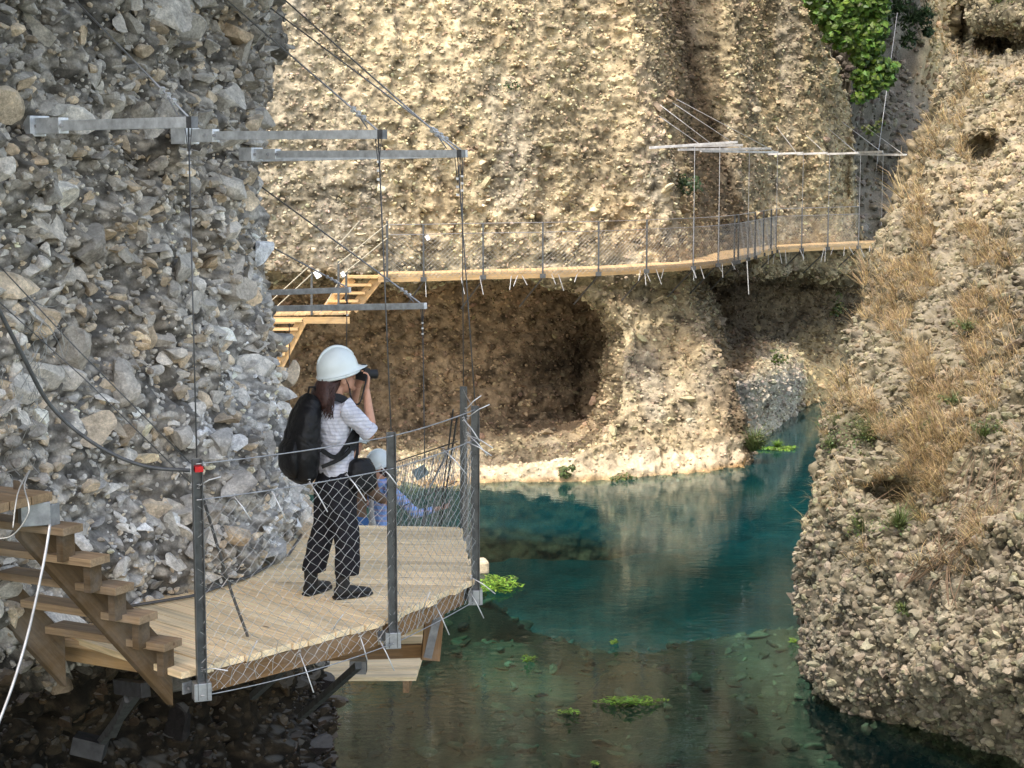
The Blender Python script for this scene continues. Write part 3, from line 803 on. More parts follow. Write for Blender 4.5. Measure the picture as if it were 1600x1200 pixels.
for j in range(2):
    q=q0+Vector((.0,.0,0))-run.normalized()*(.06+.0*j)+Vector((0,0,-.03)); 
mb.bar(atz(96,997,-2.93),atz(292,1022,-2.97),.17,.045); mb.col=(.6,.55,.45); mb.bar(atz(100,1016,-3.0),atz(260,1042,-3.03),.05,.11); mb.build('bottom_tread',M['wood'],st,bevel=.004)

# ---------- near hanging brackets ----------
def hang(label, a, b_, sec, post_top, stay0, group=None, plate=True, mat='steel', cab='cable', nst=1, stfrac=.97, name='hanging_bracket', r=.0045,cl=True):
    root=empty(name,a); tag(root,label,'bracket',group)
    mb=MB(); mb.bar(a,b_,sec*.8,sec); mb.build('beam',M[mat],root,bevel=.003 if sec>.04 else 0)
    d=(b_-a).normalized()
    if plate:
        mb=MB(); mb.bar(a-d*.02,a+d*.20,sec*1.25,sec*1.55); mb.bar(a-d*.16,a-d*.02,sec*2.4,sec*2.0); mb.build('wall_plate',M[mat],root,bevel=.004)
        mb=MB()
        for t in (-.08,.06,.15):
            q=a+d*t; mb.tube([q+Vector((.03,-.055,0)),q+Vector((.035,-.075,0))],.012,6)
        mb.each('bolt',M['steel_dark'],root)
        mb=MB(); mb.bar(b_-d*.03,b_+d*.012,sec*.84,sec*1.05); mb.build('end_cap',M['steel_dark'],root)
    if post_top is not None:
        mb=MB(); e=b_-d*.04; mb.tube([e+Vector((0,0,-sec*.4)),Vector(post_top)],r,5)
        if cl:
            mb.tube([e+Vector((-.02,0,-sec*.4)),e+Vector((0,0,-.20))],r*.7,4); mb.tube([e+Vector((.02,0,-sec*.4)),e+Vector((0,0,-.20))],r*.7,4)
        mb.build('hanger_cable',M['cable_dark' if cl else cab],root,smooth=True)
        if cl:
            mb=MB(); clampset(mb,e+Vector((0,0,-.17)),(0,0,-1),3,.055,.02); mb.each('cable_clamp',M['tie'],root)
    if stay0 is not None:
        for k in range(nst):
            s1=a.lerp(b_,stfrac)+Vector((0,0,sec*.5)); s0=Vector(stay0)+Vector((.10*k,0,-.07*k))
            mb=MB(); mb.tube([s0,s1],r*(1.4 if cl else 1),5); mb.build('stay_cable',M[cab],root,smooth=True)
            if cl:
                mb=MB(); dd=(s0-s1).normalized(); clampset(mb,s1+dd*.16,dd,3,.06,.026); mb.each('cable_clamp',M['tie'],root)
                mb=MB(); mb.tube([s1+dd*.02+Vector((-.05,0,0)),s1+dd*.25],r,4); mb.build('cable_loop',M[cab],root)
    return root
hang('highest steel bracket beam on the grey rock, above the red taped post',at(66,197,10.95),at(302,191,10.16),.062,PT[0][1],at(96,-22,11.0),'steel brackets bolted to the grey rock')
hang('steel bracket beam above the photographer ending over the middle post',at(304,212,12.25),at(599,210,11.32),.056,PT[1][1],at(340,-12,12.7),'steel brackets bolted to the grey rock')
hang('front of two pale steel bracket beams side by side over the corner posts',at(405,241,13.55),at(722,240,12.32),.050,PT[2][1],at(428,-15,13.9),'steel brackets bolted to the grey rock')
hang('rear of two pale steel bracket beams side by side over the corner posts',at(395,247,14.1),at(730,240,13.8),.058,PT[3][1],at(422,12,14.9),'steel brackets bolted to the grey rock',plate=False)
hang('steel bracket beam low on the rock edge, the longer of two above the wooden steps',at(395,483,19.2),at(665,478,17.9),.062,at(665,830,17.9),at(385,275,19.6),'low steel brackets behind the rock edge',plate=False,r=.006)
hang('short steel bracket beam low on the rock edge, upper of two above the wooden steps',at(395,458,20.6),at(547,453,20.0),.062,at(541,560,20.0),at(385,365,20.6),'low steel brackets behind the rock edge',plate=False,r=.006)

# ---------- loose ropes and wires on the near rock ----------
def rope(label,pts,r,mat,cat='rope',name='rope'):
    mb=MB(); mb.tube(pts,r,6); o=mb.build(name,M[mat],None,smooth=True); tag(o,label,cat); return o
def curve(pp,n=8):
    out=[]; pp=[Vector(p) for p in pp]
    for i in range(len(pp)-1):
        p0=pp[max(i-1,0)];p1=pp[i];p2=pp[i+1];p3=pp[min(i+2,len(pp)-1)]
        for k in range(n):
            t=k/n; out.append(.5*((2*p1)+(-p0+p2)*t+(2*p0-5*p1+4*p2-p3)*t*t+(-p0+3*p1-3*p2+p3)*t**3))
    out.append(pp[-1]); return out
rope('dark doubled rope sagging across the grey rock to the red taped post',curve([at(-30,430,9.4),at(30,545,9.6),at(80,635,9.8),at(150,695,9.9),at(225,728,10.0),at(297,735,10.1)]),.012,'cable_dark')
rope('dark rope running from the red taped post down to the deck edge',curve([at(312,760,10.15),at(330,820,10.3),at(360,920,10.5),at(392,1010,10.65),at(392,1040,10.6)]),.009,'cable_dark')
rope('thin dark wire slanting down the grey rock towards the red taped post',[at(-20,395,9.9),at(120,545,10.0),at(298,724,10.15)],.004,'cable_dark','wire','wire')
rope('lower of two thin dark wires slanting down the rock left of the red taped post',[at(-20,455,9.8),at(130,590,9.9),at(298,755,10.15)],.0035,'cable_dark','wire','wire')
rope('pale grey cable hanging in front of the stairs at the bottom left',curve([at(78,820,8.6),at(68,880,8.5),at(45,985,8.4),at(20,1070,8.3),at(-10,1150,8.2)]),.0075,'cable','cable','cable')
rope('loose pale cable rope knotted to the top landing',curve([at(-10,842,8.9),at(20,836,8.9),at(45,800,8.9),at(38,760,9.0),at(46,735,9.1),at(28,770,9.0),at(20,825,8.9)]),.004,'net','cable','cable')
rope('thin wire hanging from the rock edge beside the wooden steps',[at(452,505,20),at(452,800,20)],.005,'cable_dark','wire','wire')
# tangled loose wires on the rock at the left edge
mb=MB(); r2=random.Random(9)
for k in range(26):
    x=r2.uniform(0,70); y=r2.uniform(500,790); pts=[]
    Y=10.0
    for i in range(6):
        pts.append(at(x,y,Y-r2.uniform(0,.12))); x+=r2.uniform(-16,22); y+=r2.uniform(-30,30)
    mb.tube(curve(pts,4),.0022,3)
o=mb.build('wire_tangle',M['net']); tag(o,'tangle of thin loose silver wires against the rock above the stair landing','wire')

# ---------- lower stairs and landing below the platform ----------
lw=empty('lower_stairs',(-1.1,13.3,-3.8)); tag(lw,'timber steps below and behind the platform, going down to the people','stairs')
mb=MB()
mb.col=(.8,.75,.65); mb.bar(atz(530,985,-3.62),atz(668,983,-3.62),.17,.045); mb.col=(.8,.75,.65); mb.bar(atz(540,1008,-3.80),atz(660,1004,-3.80),.20,.045)
mb.build('tread',M['wood_deck'],lw,bevel=.004)
mb=MB(); mb.col=(.9,.8,.7); mb.bar(at(682,930,13.0),at(672,1032,12.9),.05,.14,up=(1,.2,0)); mb.build('stringer',M['wood_dark'],lw,bevel=.004)
mb=MB(); mb.col=(1.0,.9,.8); mb.bar(at(500,1022,13.2),at(672,1016,12.95),.05,.10); mb.build('cross_beam',M['wood_dark'],lw,bevel=.004)
mb=MB(); mb.bar(at(560,1030,12.7),at(560,1050,12.7),.12,.12,up=(0,1,0)); mb.bar(at(690,935,12.8),at(668,1028,12.75),.012,.06,up=(1,.2,0)); mb.each('bracket',M['steel_dark'],lw)
LZ=-5.1
lp=empty('lower_platform',(-1.6,20,LZ)); tag(lp,'lower timber landing where the two distant people stand','platform')
mb=MB(); planks(mb,ccw([(-2.6,17.2),(-.95,17.2),(-.75,22.8),(-2.4,22.8)]),(1,.05),.13,LZ,rnd=rd); mb.build('decking',M['wood_deck'],lp)
mb=MB()
for x in (-2.3,-1.05): mb.bar((x,17.2,LZ-.1),(x+.2,22.8,LZ-.1),.06,.12)
mb.each('edge_beam',M['wood_dark'],lp)
# railing of the lower landing seen behind the corner post
rl=empty('lower_railing',(-.9,18,LZ)); tag(rl,'slanting cable and net railing of the lower landing, seen left of the corner posts','railing')
Lr=[at(700,640,16.5),at(672,830,16.5),at(702,770,15.5),at(640,830,17.5)]
mb=MB(); mb.tube([at(714,652,14.0),at(668,960,16.5)],.008,5); mb.tube([at(708,640,14.2),at(676,900,17)],.007,5); mb.each('rope_line',M['cable_dark'],rl)
mb=MB(); mb.tube([at(714,690,14.0),at(606,726,19.0)],.006,5); mb.tube([at(714,752,14.0),at(610,800,19.0)],.005,5); mb.each('hand_cable',M['cable_dark'],rl)
mb=MB(); net(mb,at(712,850,14.0),at(604,880,19.0),at(713,696,14.0),at(606,728,19.0),cell=.16,rise=.8,r=.0028,wav=.012); mb.build('rope_net',M['net'],rl)
mb=MB()
for (a,b_) in (((668,770),(702,700)),((665,790),(660,830)),((683,760),(672,830))): mb.tube([at(*a,18),at(*b_,18)],.012,5)
mb.each('post',M['steel_dark'],rl)

# ---------- far walkway ----------
edge=[(590,429),(662,428),(755,425),(848,423),(935,420),(1010,416),(1083,411),(1118,407),(1150,402),(1213,386),(1252,384),(1293,382),(1341,380),(1385,377)]
W=[atz(x,y,WALK) for x,y in edge]
inner=[]
wwid=[1.05,1.05,1.05,1.1,1.15,1.2,1.7,2.3,3.6,2.2,1.5,1.3,1.3,1.3]
for i,p in enumerate(W):
    inner.append(Vector((p.x,p.y+wwid[i],WALK)))
wk=empty('hanging_walkway',(W[3].x,W[3].y,WALK)); tag(wk,'long narrow timber walkway hung high across the sunlit cliff over the cave','walkway')
mb=MB()
for i in range(len(W)-1):
    n_=max(2,int((W[i+1]-W[i]).length/.14))
    for k in range(n_):
        a=W[i].lerp(W[i+1],(k+.03)/n_); b_=W[i].lerp(W[i+1],(k+.97)/n_); c=inner[i].lerp(inner[i+1],(k+.97)/n_); d=inner[i].lerp(inner[i+1],(k+.03)/n_)
        t=rd.uniform(.85,1.12); mb.col=(t,t,t); mb.prism([(a.x,a.y),(b_.x,b_.y),(c.x,c.y),(d.x,d.y)],WALK-.05,WALK)
mb.build('decking',M['wood_far'],wk)
for i in range(len(W)-1):
    mb=MB(); t=rd.uniform(.8,1.0); mb.col=(t,t*.95,t*.85); dv=(W[i+1]-W[i]).normalized()*.012
    mb.bar(W[i]+dv+Vector((0,.03,-.115)),W[i+1]-dv+Vector((0,.03,-.115)),.05,.12); mb.build('edge_beam',M['wood_far'],wk)
for i in range(1,len(W)):
    p=W[i]; s_=random.Random(i)
    mb=MB(); mb.bar(p+Vector((.0,-.02,-.13)),p+Vector((0,1.2,-.13)),.06,.09); mb.bar(p+Vector((0,.05,-.17)),p+Vector((-.55,1.1,-.95)),.03,.03); mb.build('bracket',M['steel_dark'],wk)
mb=MB(); wr_=random.Random(5)
for i in range(1,len(W)-1):
    for k in range(3):
        p=W[i].lerp(W[i+1],wr_.uniform(0,1)); mb.tube([p+Vector((0,-.03,-.1)),p+Vector((wr_.uniform(-.1,.15),-.05,-.3-wr_.uniform(0,.25)))],.009,4)
mb.tube([W[8]+Vector((.3,0,-.1)),W[8]+Vector((.35,-.1,-1.0))],.012,4)
mb.each('wire_end',M['tie'],wk)
wr2=empty('walkway_railing',(W[3].x,W[3].y,WALK)); tag(wr2,'thin steel post and rope net railing along the high walkway over the cave','railing')
posts=[(605,429),(662,428),(755,425),(848,423),(935,420),(1010,416),(1083,411),(1122,407),(1147,403),(1153,402),(1168,398),(1179,395),(1192,391),(1204,388),(1212,386),(1252,384),(1293,382),(1341,380)]
PW=[]
for (x,y) in posts:
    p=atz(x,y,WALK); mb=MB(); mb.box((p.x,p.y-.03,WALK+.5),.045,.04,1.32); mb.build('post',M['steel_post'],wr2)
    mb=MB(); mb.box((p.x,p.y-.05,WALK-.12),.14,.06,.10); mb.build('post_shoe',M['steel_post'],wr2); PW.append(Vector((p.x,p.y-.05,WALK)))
for i in range(len(PW)-1):
    mb=MB(); mb.tube([PW[i]+Vector((0,0,1.15)),PW[i+1]+Vector((0,0,1.15))],.008,4); mb.tube([PW[i]+Vector((0,0,.92)),PW[i+1]+Vector((0,0,.92))],.008,4); mb.build('hand_cable',M['cable'],wr2)
    mb=MB(); net(mb,PW[i]+Vector((0,0,-.1)),PW[i+1]+Vector((0,0,-.1)),PW[i]+Vector((0,0,.92)),PW[i+1]+Vector((0,0,.92)),cell=.125 if i<7 or i>13 else .11,rise=.8,r=.0027 if i<7 or i>13 else .0042,wav=.004)
    mb.build('rope_net',M['net'],wr2)

# far overhead brackets
fb=[((1015,231,46.0),(1152,222,47.6),(1006,165,46.6),'leftmost in the row over the bend',.55),
    ((1040,229,46.4),(1160,227,48.0),(1030,163,46.8),'second from left in the row over the bend',.6),
    ((1060,234,47.2),(1204,232,50.5),(1047,158,48.0),'third from left in the row over the bend',.66),
    ((1095,236,48.5),(1215,238,53.5),(1057,155,48.6),'fourth from left in the row over the bend',.95),
    ((1200,241,55.0),(1255,239,54.6),(1213,198,55.5),'short one just right of the walkway bend',.8),
    ((1245,241,55.8),(1293,239,55.4),(1258,210,56.2),'short one over the middle of the far end',.9),
    ((1285,241,56.8),(1341,239,56.0),(1285,193,57.2),'last before the cliff corner',.93),
    ((1340,238,58.0),(1379,237,56.4),(1315,190,57.4),'shorter of two past the cliff corner',.9),
    ((1338,241,58.6),(1416,242,56.0),(1350,196,58.6),'rightmost and longer, past the cliff corner',.93)]
hp=[(1083,411),(1122,407),(1168,398),(1212,386),(1252,384),(1293,382),(1341,380),(1376,378),(1408,377)]
for (a,b_,s_,t,fr_),h_ in zip(fb,hp):
    A=at(*a);B_=at(*b_)
    bot=atz(*h_,WALK); 
    root=hang('thin sunlit far bracket beam, '+t,A,B_,.062,None,at(*s_),'overhead brackets of the high walkway',plate=False,mat='steel_far',cab='tie',stfrac=fr_,r=.010,cl=False)
    q=at(h_[0],a[1]+(b_[1]-a[1])*.5,bot.y-.05)
    mb=MB(); mb.tube([Vector((bot.x,bot.y-.05,q.z)),bot+Vector((0,-.05,0))],.010,4); mb.build('hanger_cable',M['cable'],root)
o=rope('long thin wire hanging in the dark gap below the ivy',[at(1402,20,60),at(1372,240,58),at(1365,300,58)],.012,'cable','wire','wire')

# ---------- small far stairs on the left of the walkway ----------
def steps(label,pts,wid,Y,n,top_post=True):
    """open timber flight between two sight points"""
    root=empty('wooden_steps',at(*pts[1],Y)); tag(root,label,'stairs')
    a=at(*pts[0],Y); b_=at(*pts[1],Y+.1)
    for i in range(n):
        t=(i+.5)/n; p=a.lerp(b_,t); mb=MB(); mb.col=(1,.95,.85) ; mb.bar(p+Vector((-wid,0,0)),p+Vector((.12,0,0)),.26,.06); mb.build('tread',M['wood_far'],root)
    for dx,nm_ in ((0,'stringer'),(-wid,'stringer')):
        mb=MB(); mb.col=(.8,.72,.6); mb.bar(a+Vector((dx+.05,.0,-.12)),b_+Vector((dx+.05,0,-.12)),.06,.24); mb.build(nm_,M['wood_far'],root)
    return root
steps('upper wooden steps joining the left end of the high walkway',((588,426),(548,476)),.62,41.8,4)
steps('lower wooden steps half hidden behind the grey rock edge',((468,494),(428,572)),.72,40.6,6)
ml=empty('middle_landing',at(480,494,41)); tag(ml,'small timber landing between the two flights of wooden steps','platform')
mb=MB(); p=at(412,491,41.0); q=at(546,491,41.4); planks(mb,ccw([(p.x,p.y),(q.x,q.y),(q.x,q.y+1.1),(p.x,p.y+1.1)]),(0,1),.14,p.z,rnd=rd); mb.build('decking',M['wood_far'],ml)
mb=MB(); mb.col=(.85,.8,.7); mb.bar(Vector((p.x,p.y-.0,p.z-.14)),Vector((q.x,q.y,q.z-.14)),.06,.15); mb.build('edge_beam',M['wood_far'],ml)
lr=empty('step_railing',at(540,430,41.5)); tag(lr,'pale ropes and thin posts railing the wooden steps left of the high walkway','railing')
for x,y0,y1 in ((487,425,492),(529,408,480),(541,425,470),(605,345,430)):
    mb=MB(); mb.bar(at(x,y0,41.2),at(x,y1,41.2),.05,.05,up=(0,1,0)); mb.build('post',M['steel_post'],lr)
for a,b_ in (((605,350),(529,412)),((605,372),(532,432)),((562,345),(524,388)),((484,415),(415,478)),((487,428),(425,486)),((529,440),(500,490))):
    mb=MB(); mb.tube([at(*a,41.1),at(*b_,41.1)],.012,4); mb.build('hand_rope',plain_mat('pale_rope',(.6,.55,.42)) if 'rope' not in M else M['rope'],lr); M.setdefault('rope',bpy.data.materials['pale_rope'])
# white wire tags
for i,(x,y,s_) in enumerate(((493,428,1.5),(534,428,1.0),(666,371,1.0))):
    mb=MB(); mb.bar(at(x,y-3*s_,41.0),at(x+4*s_,y+4*s_,41.0),.09*s_,.02,up=(0,1,0)); o=mb.build('paper_tag',plain_mat('white_tag',(.8,.8,.78)) if 'tag' not in M else M['tag']); M.setdefault('tag',bpy.data.materials['white_tag'])
    tag(o,['pale tag tied to the railing above the wooden landing','small white tag tied at the top of the wooden steps','small white tag on the second post of the high walkway'][i],'tag')
# =================== VEGETATION ===================
M['leaf_ivy']=leaf_mat('ivy_leaf',(.10,.19,.035)); M['leaf_green']=leaf_mat('green_leaf',(.11,.15,.055)); M['leaf_dark']=leaf_mat('dark_leaf',(.035,.07,.03))
M['grass_dry']=leaf_mat('dry_grass',(.50,.39,.22),.7,.25); M['stem']=plain_mat('woody_stem',(.16,.11,.07)); M['water_leaf']=leaf_mat('water_plant_leaf',(.16,.30,.05))
def leaves(mb,c,rad,n,size,rg,up=(0,0,1),flat=1.0,tone=(.5,1.5),hollow=.35):
    c=Vector(c)
    for i in range(n):
        d=Vector((rg.gauss(0,1),rg.gauss(0,1),rg.gauss(0,1))).normalized(); q=rg.uniform(hollow,1)**.5
        p=c+Vector((d.x*rad[0],d.y*rad[1],d.z*rad[2]))*q
        s=size*rg.uniform(.6,1.3)
        a=Vector((rg.gauss(0,1),rg.gauss(0,1),rg.gauss(0,.6))).normalized(); nrm=(d+Vector((0,-.5,.7))+Vector((rg.gauss(0,.5),rg.gauss(0,.5),rg.gauss(0,.5)))).normalized()
        a=(a-nrm*a.dot(nrm)).normalized(); b=nrm.cross(a)
        t=rg.uniform(*tone); mb.col=(t*rg.uniform(.8,1.3),t,t*rg.uniform(.6,1.1))
        mb._add([p-a*s*.5,p+b*s*.42-nrm*s*.1,p+a*s*.6,p-b*s*.42-nrm*s*.1],[(0,1,2),(0,2,3)])
def blades(mb,c,n,h,rg,spread=.5,w=.01,lean=(0,0,0),tone=(.6,1.4),droop=.4):
    c=Vector(c)
    for i in range(n):
        a=rg.uniform(0,6.283); o=Vector((math.cos(a),math.sin(a),0)); hh=h*rg.uniform(.4,1.1)
        dirv=(Vector((0,0,1))+o*rg.uniform(0,spread)*1.4+Vector(lean)).normalized()
        side=Vector((-o.y,o.x,0))*w
        p0=c+o*rg.uniform(0,.12)*h; p1=p0+dirv*hh*.55; p2=p0+dirv*hh+o*hh*droop*rg.uniform(.2,1)-Vector((0,0,hh*droop*rg.uniform(0,.8)))
        t=rg.uniform(*tone); mb.col=(t,t*rg.uniform(.88,1.05),t*rg.uniform(.7,1.1))
        mb._add([p0-side,p0+side,p1+side*.7,p1-side*.7,p2],[(0,1,2,3),(3,2,4)])
rg_=random.Random(21)
def surf(Pm,Um,Vm,u,v):
    i=int(np.argmin(np.abs(Vm[:,Um.shape[1]//2]-v))); row=Um[i]; j=int(np.argmin(np.abs(row-u))); return Vector(Pm[i,j])
# ivy curtain on the cliff corner
iv=empty('ivy',at(1340,100,57.5)); tag(iv,'bright green leafy ivy tumbling down the corner of the sunlit cliff','ivy')
blobs=[(1272,-5,16,14),(1280,22,14,12),(1298,55,12,10),(1285,5,20,18),(1310,12,26,20),(1340,5,30,22),(1368,14,22,22),(1300,35,18,16),(1325,42,24,18),(1352,48,24,16),(1376,44,14,14),(1322,66,18,12),(1345,72,22,14),(1366,74,14,12),(1345,92,16,10),(1372,98,18,10),(1388,106,16,10),(1345,118,16,10),(1362,122,18,10),(1385,124,12,8),(1352,134,16,9),(1374,134,14,8),(1343,152,12,7),(1358,146,14,7),(1366,108,12,8),(1340,-25,60,26)]
sc=57.5/2800
for (x,y,rx,ry) in blobs:
    mb=MB(); c=at(x,y,55.0+(x-1265)*.01); leaves(mb,c,(rx*sc,.7,ry*sc*1.2),int(rx*ry*.95),.20,rg_,tone=(.35,1.9)); mb.build('leaf_cluster',M['leaf_ivy'],iv)
mb=MB(); mb.tube(curve([at(1330,-60,58.2),at(1345,30,58.0),at(1365,90,58),at(1350,150,58.0)]),.05,5,.02); mb.build('stem',M['stem'],iv)
sb=empty('dark_shrub',at(1420,40,66)); tag(sb,'dark feathery shrub hanging in the shade right of the bright ivy','shrub')
mb=MB()
for (x,y,r_) in ((1400,20,24),(1425,35,24),(1445,25,18),(1420,65,16),(1450,50,10),(1410,-10,30)): 
    blades(mb,at(x,y,64),260,r_*.045,rg_,spread=1.6,w=.02,lean=(.1,0,-.7)); leaves(mb,at(x,y,64),(r_*.02,.4,r_*.02),120,.12,rg_)
mb.build('foliage',M['leaf_dark'],sb)
mb=MB(); mb.tube([at(1400,-40,64.5),at(1425,30,64.4),at(1440,60,64.4)],.04,5,.01); mb.build('stem',M['stem'],sb)
def bush(label,x,y,Y,r,mat,n=160,leaf=.05,bl=0,h=.2,group=None,cat='plant',name='small_plant',pos=None,tone=(.5,1.5),lean=(0,-.3,0),flat=1):
    p=pos or at(x,y,Y); root=empty(name,p); tag(root,label,cat,group)
    if n:
        mb=MB()
        for k in range(5):
            q=p+Vector((rg_.gauss(0,r*.5),rg_.gauss(0,r*.3)-.02,rg_.gauss(0,r*.35)*flat+r*.3*flat)); leaves(mb,q,(r*.5,r*.4,r*.4*flat),n//5,leaf,rg_,tone=tone)
        mb.build('foliage',M[mat],root)
    if bl:
        mb=MB(); blades(mb,p,bl,h,rg_,spread=.9,w=.006*Y/25,lean=lean,tone=tone); mb.build('blades',M[mat],root)
    mb=MB(); mb.tube([p+Vector((0,.05,-.05)),p+Vector((.02,-.03,r*.5*flat))],.008,4); mb.build('stem',M['stem'],root)
    return root
def onR(u,v,off=.12): p=surf(RP,RU,RV,u,v); return p+Vector((0,-off,0))
def onF(u,v,off=.15): p=surf(FARP,FARU,FARV,u,v); return p+Vector((0,-off,0))
bush('bright green plant low on the pale ledge below the cave',884,738,0,.22,'leaf_green',260,.07,pos=onF(884,738),cat='plant')
bush('small green tuft at the waterline near the middle of the ledge',977,746,0,.22,'leaf_green',120,.06,60,.2,pos=onF(977,745))
bush('tiny green sprig at the waterline left of the middle tuft',955,752,0,.14,'leaf_green',70,.05,20,.15,pos=onF(955,750))
bush('tiny green sprig at the waterline below the pillar',1035,746,0,.12,'leaf_green',60,.05,20,.15,pos=onF(1035,744))
bush('green grass tuft hanging at the foot of the pillar by the gorge',1178,705,47,.35,'leaf_green',160,.08,320,.8,pos=onF(1172,700,.5),cat='grass tuft',name='grass_tuft')
bush('flat bright green weed bed on the teal water in the gorge',1215,700,47.2,.5,'water_leaf',300,.09,120,.3,pos=atz(1215,700,WATER+.03),cat='water plant',name='water_plant',flat=.12)
bush('sparse green bush on the white rock in the gorge',1205,580,0,.4,'leaf_green',150,.09,120,.5,pos=onF(1205,575,.3))
bush('pale green bush under the far end of the walkway',1310,485,0,.55,'leaf_green',200,.1,200,.6,pos=onF(1308,485,.4))
bush('small dark weed growing high on the tan cliff',800,140,0,.25,'leaf_dark',60,.06,120,.45,pos=onF(800,138,.1))
bush('dark green weed on the shaded crevice of the cliff',1068,300,0,.45,'leaf_dark',160,.1,100,.5,pos=onF(1066,300,.2))
bush('small green sprig beside the far bracket beams',1368,208,60,.4,'leaf_green',130,.12)
for (u,v_,r_,lb) in ((1362,690,.5,'pale green bush at the left edge of the dry grassy spur'),(1455,672,.22,'yellow green plant in the middle of the dry grassy spur'),(1510,522,.2,'bright green sprig high on the dry grassy spur'),(1485,632,.25,'dull green plant above the middle of the dry spur'),(1540,690,.25,'dull green plant near the right edge of the spur'),(1345,828,.3,'grey green plant low on the left part of the spur'),(1400,820,.35,'pale green plant among grass low on the spur'),(1318,672,.3,'feathery pale bush above the water on the spur edge'),(1300,700,.25,'lowest green bush overhanging the water on the spur'),(1565,10,.2,'little green plant at the very top of the spur'),(1400,950,.16,'small green sprig on the bare pebbly part of the spur')):
    bush(lb,0,0,26,r_,'leaf_green',int(220*r_/.3),.035,int(160*r_/.3),r_*1.3,pos=onR(u,v_),group='green plants on the spur',name='spur_plant',tone=(.5,1.6))
# dry grass: nobody could count it
mb=MB(); 
def dryness(u,v):
    e=float(right_edge(v)); s_=u-e
    a=1.0*math.exp(-((s_-45)/50)**2)*(v>180)*(v<720)
    a+=.75*math.exp(-((s_-150)/90)**2)*(v>350)*(v<860)
    a+=.5*math.exp(-((u-1420)/60)**2-((v-840)/60)**2)
    a+=.5*math.exp(-((s_-30)/40)**2)*(v>60)*(v<260)
    return min(1,a)
cnt=0
while cnt<3300:
    u=rg_.uniform(1270,1620); v_=rg_.uniform(60,900)
    if rg_.random()>dryness(u,v_)*.9: continue
    if fbm(np.array([[u/40.,v_/40.,0.]]),1.0,2,77)[0]<-.05: continue
    if u<right_edge(v_)+1: continue
    p=onR(u,v_,.02); blades(mb,p,rg_.randint(5,13),rg_.uniform(.12,.5),rg_,spread=1.1,w=.0042,lean=(-.45,-.5,.0),tone=(.3,1.4),droop=.6); cnt+=1
for x,y,n_,h_ in ((1262,790,7,.35),(1270,760,6,.4),(1255,955,4,.2),(1300,445,30,.9),(1320,430,30,.9),(1345,330,26,.9),(1352,300,26,1.0),(1430,190,24,1.0),(1330,520,30,.7),(1310,600,20,.6)):
    blades(mb,onR(max(x,right_edge(y)+4),y,.03),n_,h_,rg_,spread=1.2,w=.007,lean=(-.6,-.2,.1))
o=mb.build('dry_grass',M['grass_dry']); tag(o,'straw coloured dry grass covering the spur on the right','dry grass',kind='stuff')
# dead woody branches on the spur
for i,(pp,lb) in enumerate(((((1460,930),(1480,860),(1520,790),(1560,730),(1600,690)),'tangled brown dead branches running up the right of the spur'),(((1380,780),(1330,800),(1290,820),(1240,850)),'thin dead twig poking out over the water'),(((1420,900),(1455,850),(1470,800),(1540,700)),'dead vine stems in the middle of the spur'))):
    mb=MB()
    for k in range(9 if i!=1 else 3):
        pts=[onR(max(x,right_edge(y)+2)+rg_.uniform(-22,22),y+rg_.uniform(-18,18),rg_.uniform(.08,.3)) for x,y in (pp if i!=1 else pp[:3])]
        mb.tube(curve(pts,5),.009,4,.004)
    o=mb.build('dead_branch',M['stem']); tag(o,lb,'branch')
# water plants and the pale boulder by the platform
def wplant(label,x,y,rx,ry,n,seed):
    r_=random.Random(seed); root=empty('water_plant',atz(x,y,WATER)); tag(root,label,'water plant'); mb=MB()
    for k in range(n):
        a=r_.uniform(0,6.28); q=r_.uniform(0,1)**.75*(.6+.4*abs(math.sin(a*3+seed))); p=atz(x+math.cos(a)*q*rx,y+math.sin(a)*q*ry,WATER+.03+r_.uniform(0,.14)*(1-q)); t=r_.uniform(.4,1.7); mb.col=(t*r_.uniform(.8,1.3),t,t*.7)
        s_=.034*r_.uniform(.6,1.5); b_=r_.uniform(0,6.28); d=Vector((math.cos(b_),math.sin(b_),r_.uniform(-.1,.5)))*s_; e=Vector((-math.sin(b_),math.cos(b_),0))*s_*.5
        mb._add([p-d,p+e,p+d,p-e],[(0,1,2,3)])
    mb.build('foliage',M['water_leaf'],root); mb=MB()
    for k in range(6): 
        mb.tube([atz(x+r_.uniform(-rx,rx)*.6,y,WATER+.02),atz(x+r_.uniform(-rx,rx)*.8,y+r_.uniform(-ry,ry),WATER+.05)],.008,4)
    mb.build('stem',M['leaf_green'],root)
wplant('lush green weed beside the pale block at the platform corner',778,912,42,16,900,1)
wplant('strip of floating green weed in the middle foreground of the river',985,1095,62,9,420,2)
wplant('small pale weed patch floating left of the foreground strip',890,1112,20,5,60,3)
wplant('tiny floating weed in the middle of the river',960,1002,9,5,40,4)
wplant('green weed patch under the platform side of the river',826,1028,12,7,70,5)
wplant('tiny floating sprig near the right bank',1238,1000,8,5,30,6)
wplant('tiny floating sprig at the very bottom of the river',930,1192,8,5,24,7)
mb=MB(); c=atz(748,893,WATER); mb.box((c.x,c.y,WATER+.10),.34,.4,.26,.2); o=mb.build('stone_block',rock_mat('pale_stone',8,30,.01,.8,1.15),None,bevel=.05)
o.data.color_attributes['Col'].data.foreach_set('color',np.tile(np.array([.55,.47,.33,1],dtype=np.float32),len(o.data.vertices))); tag(o,'pale squared stone block in the water beside the platform corner','stone')
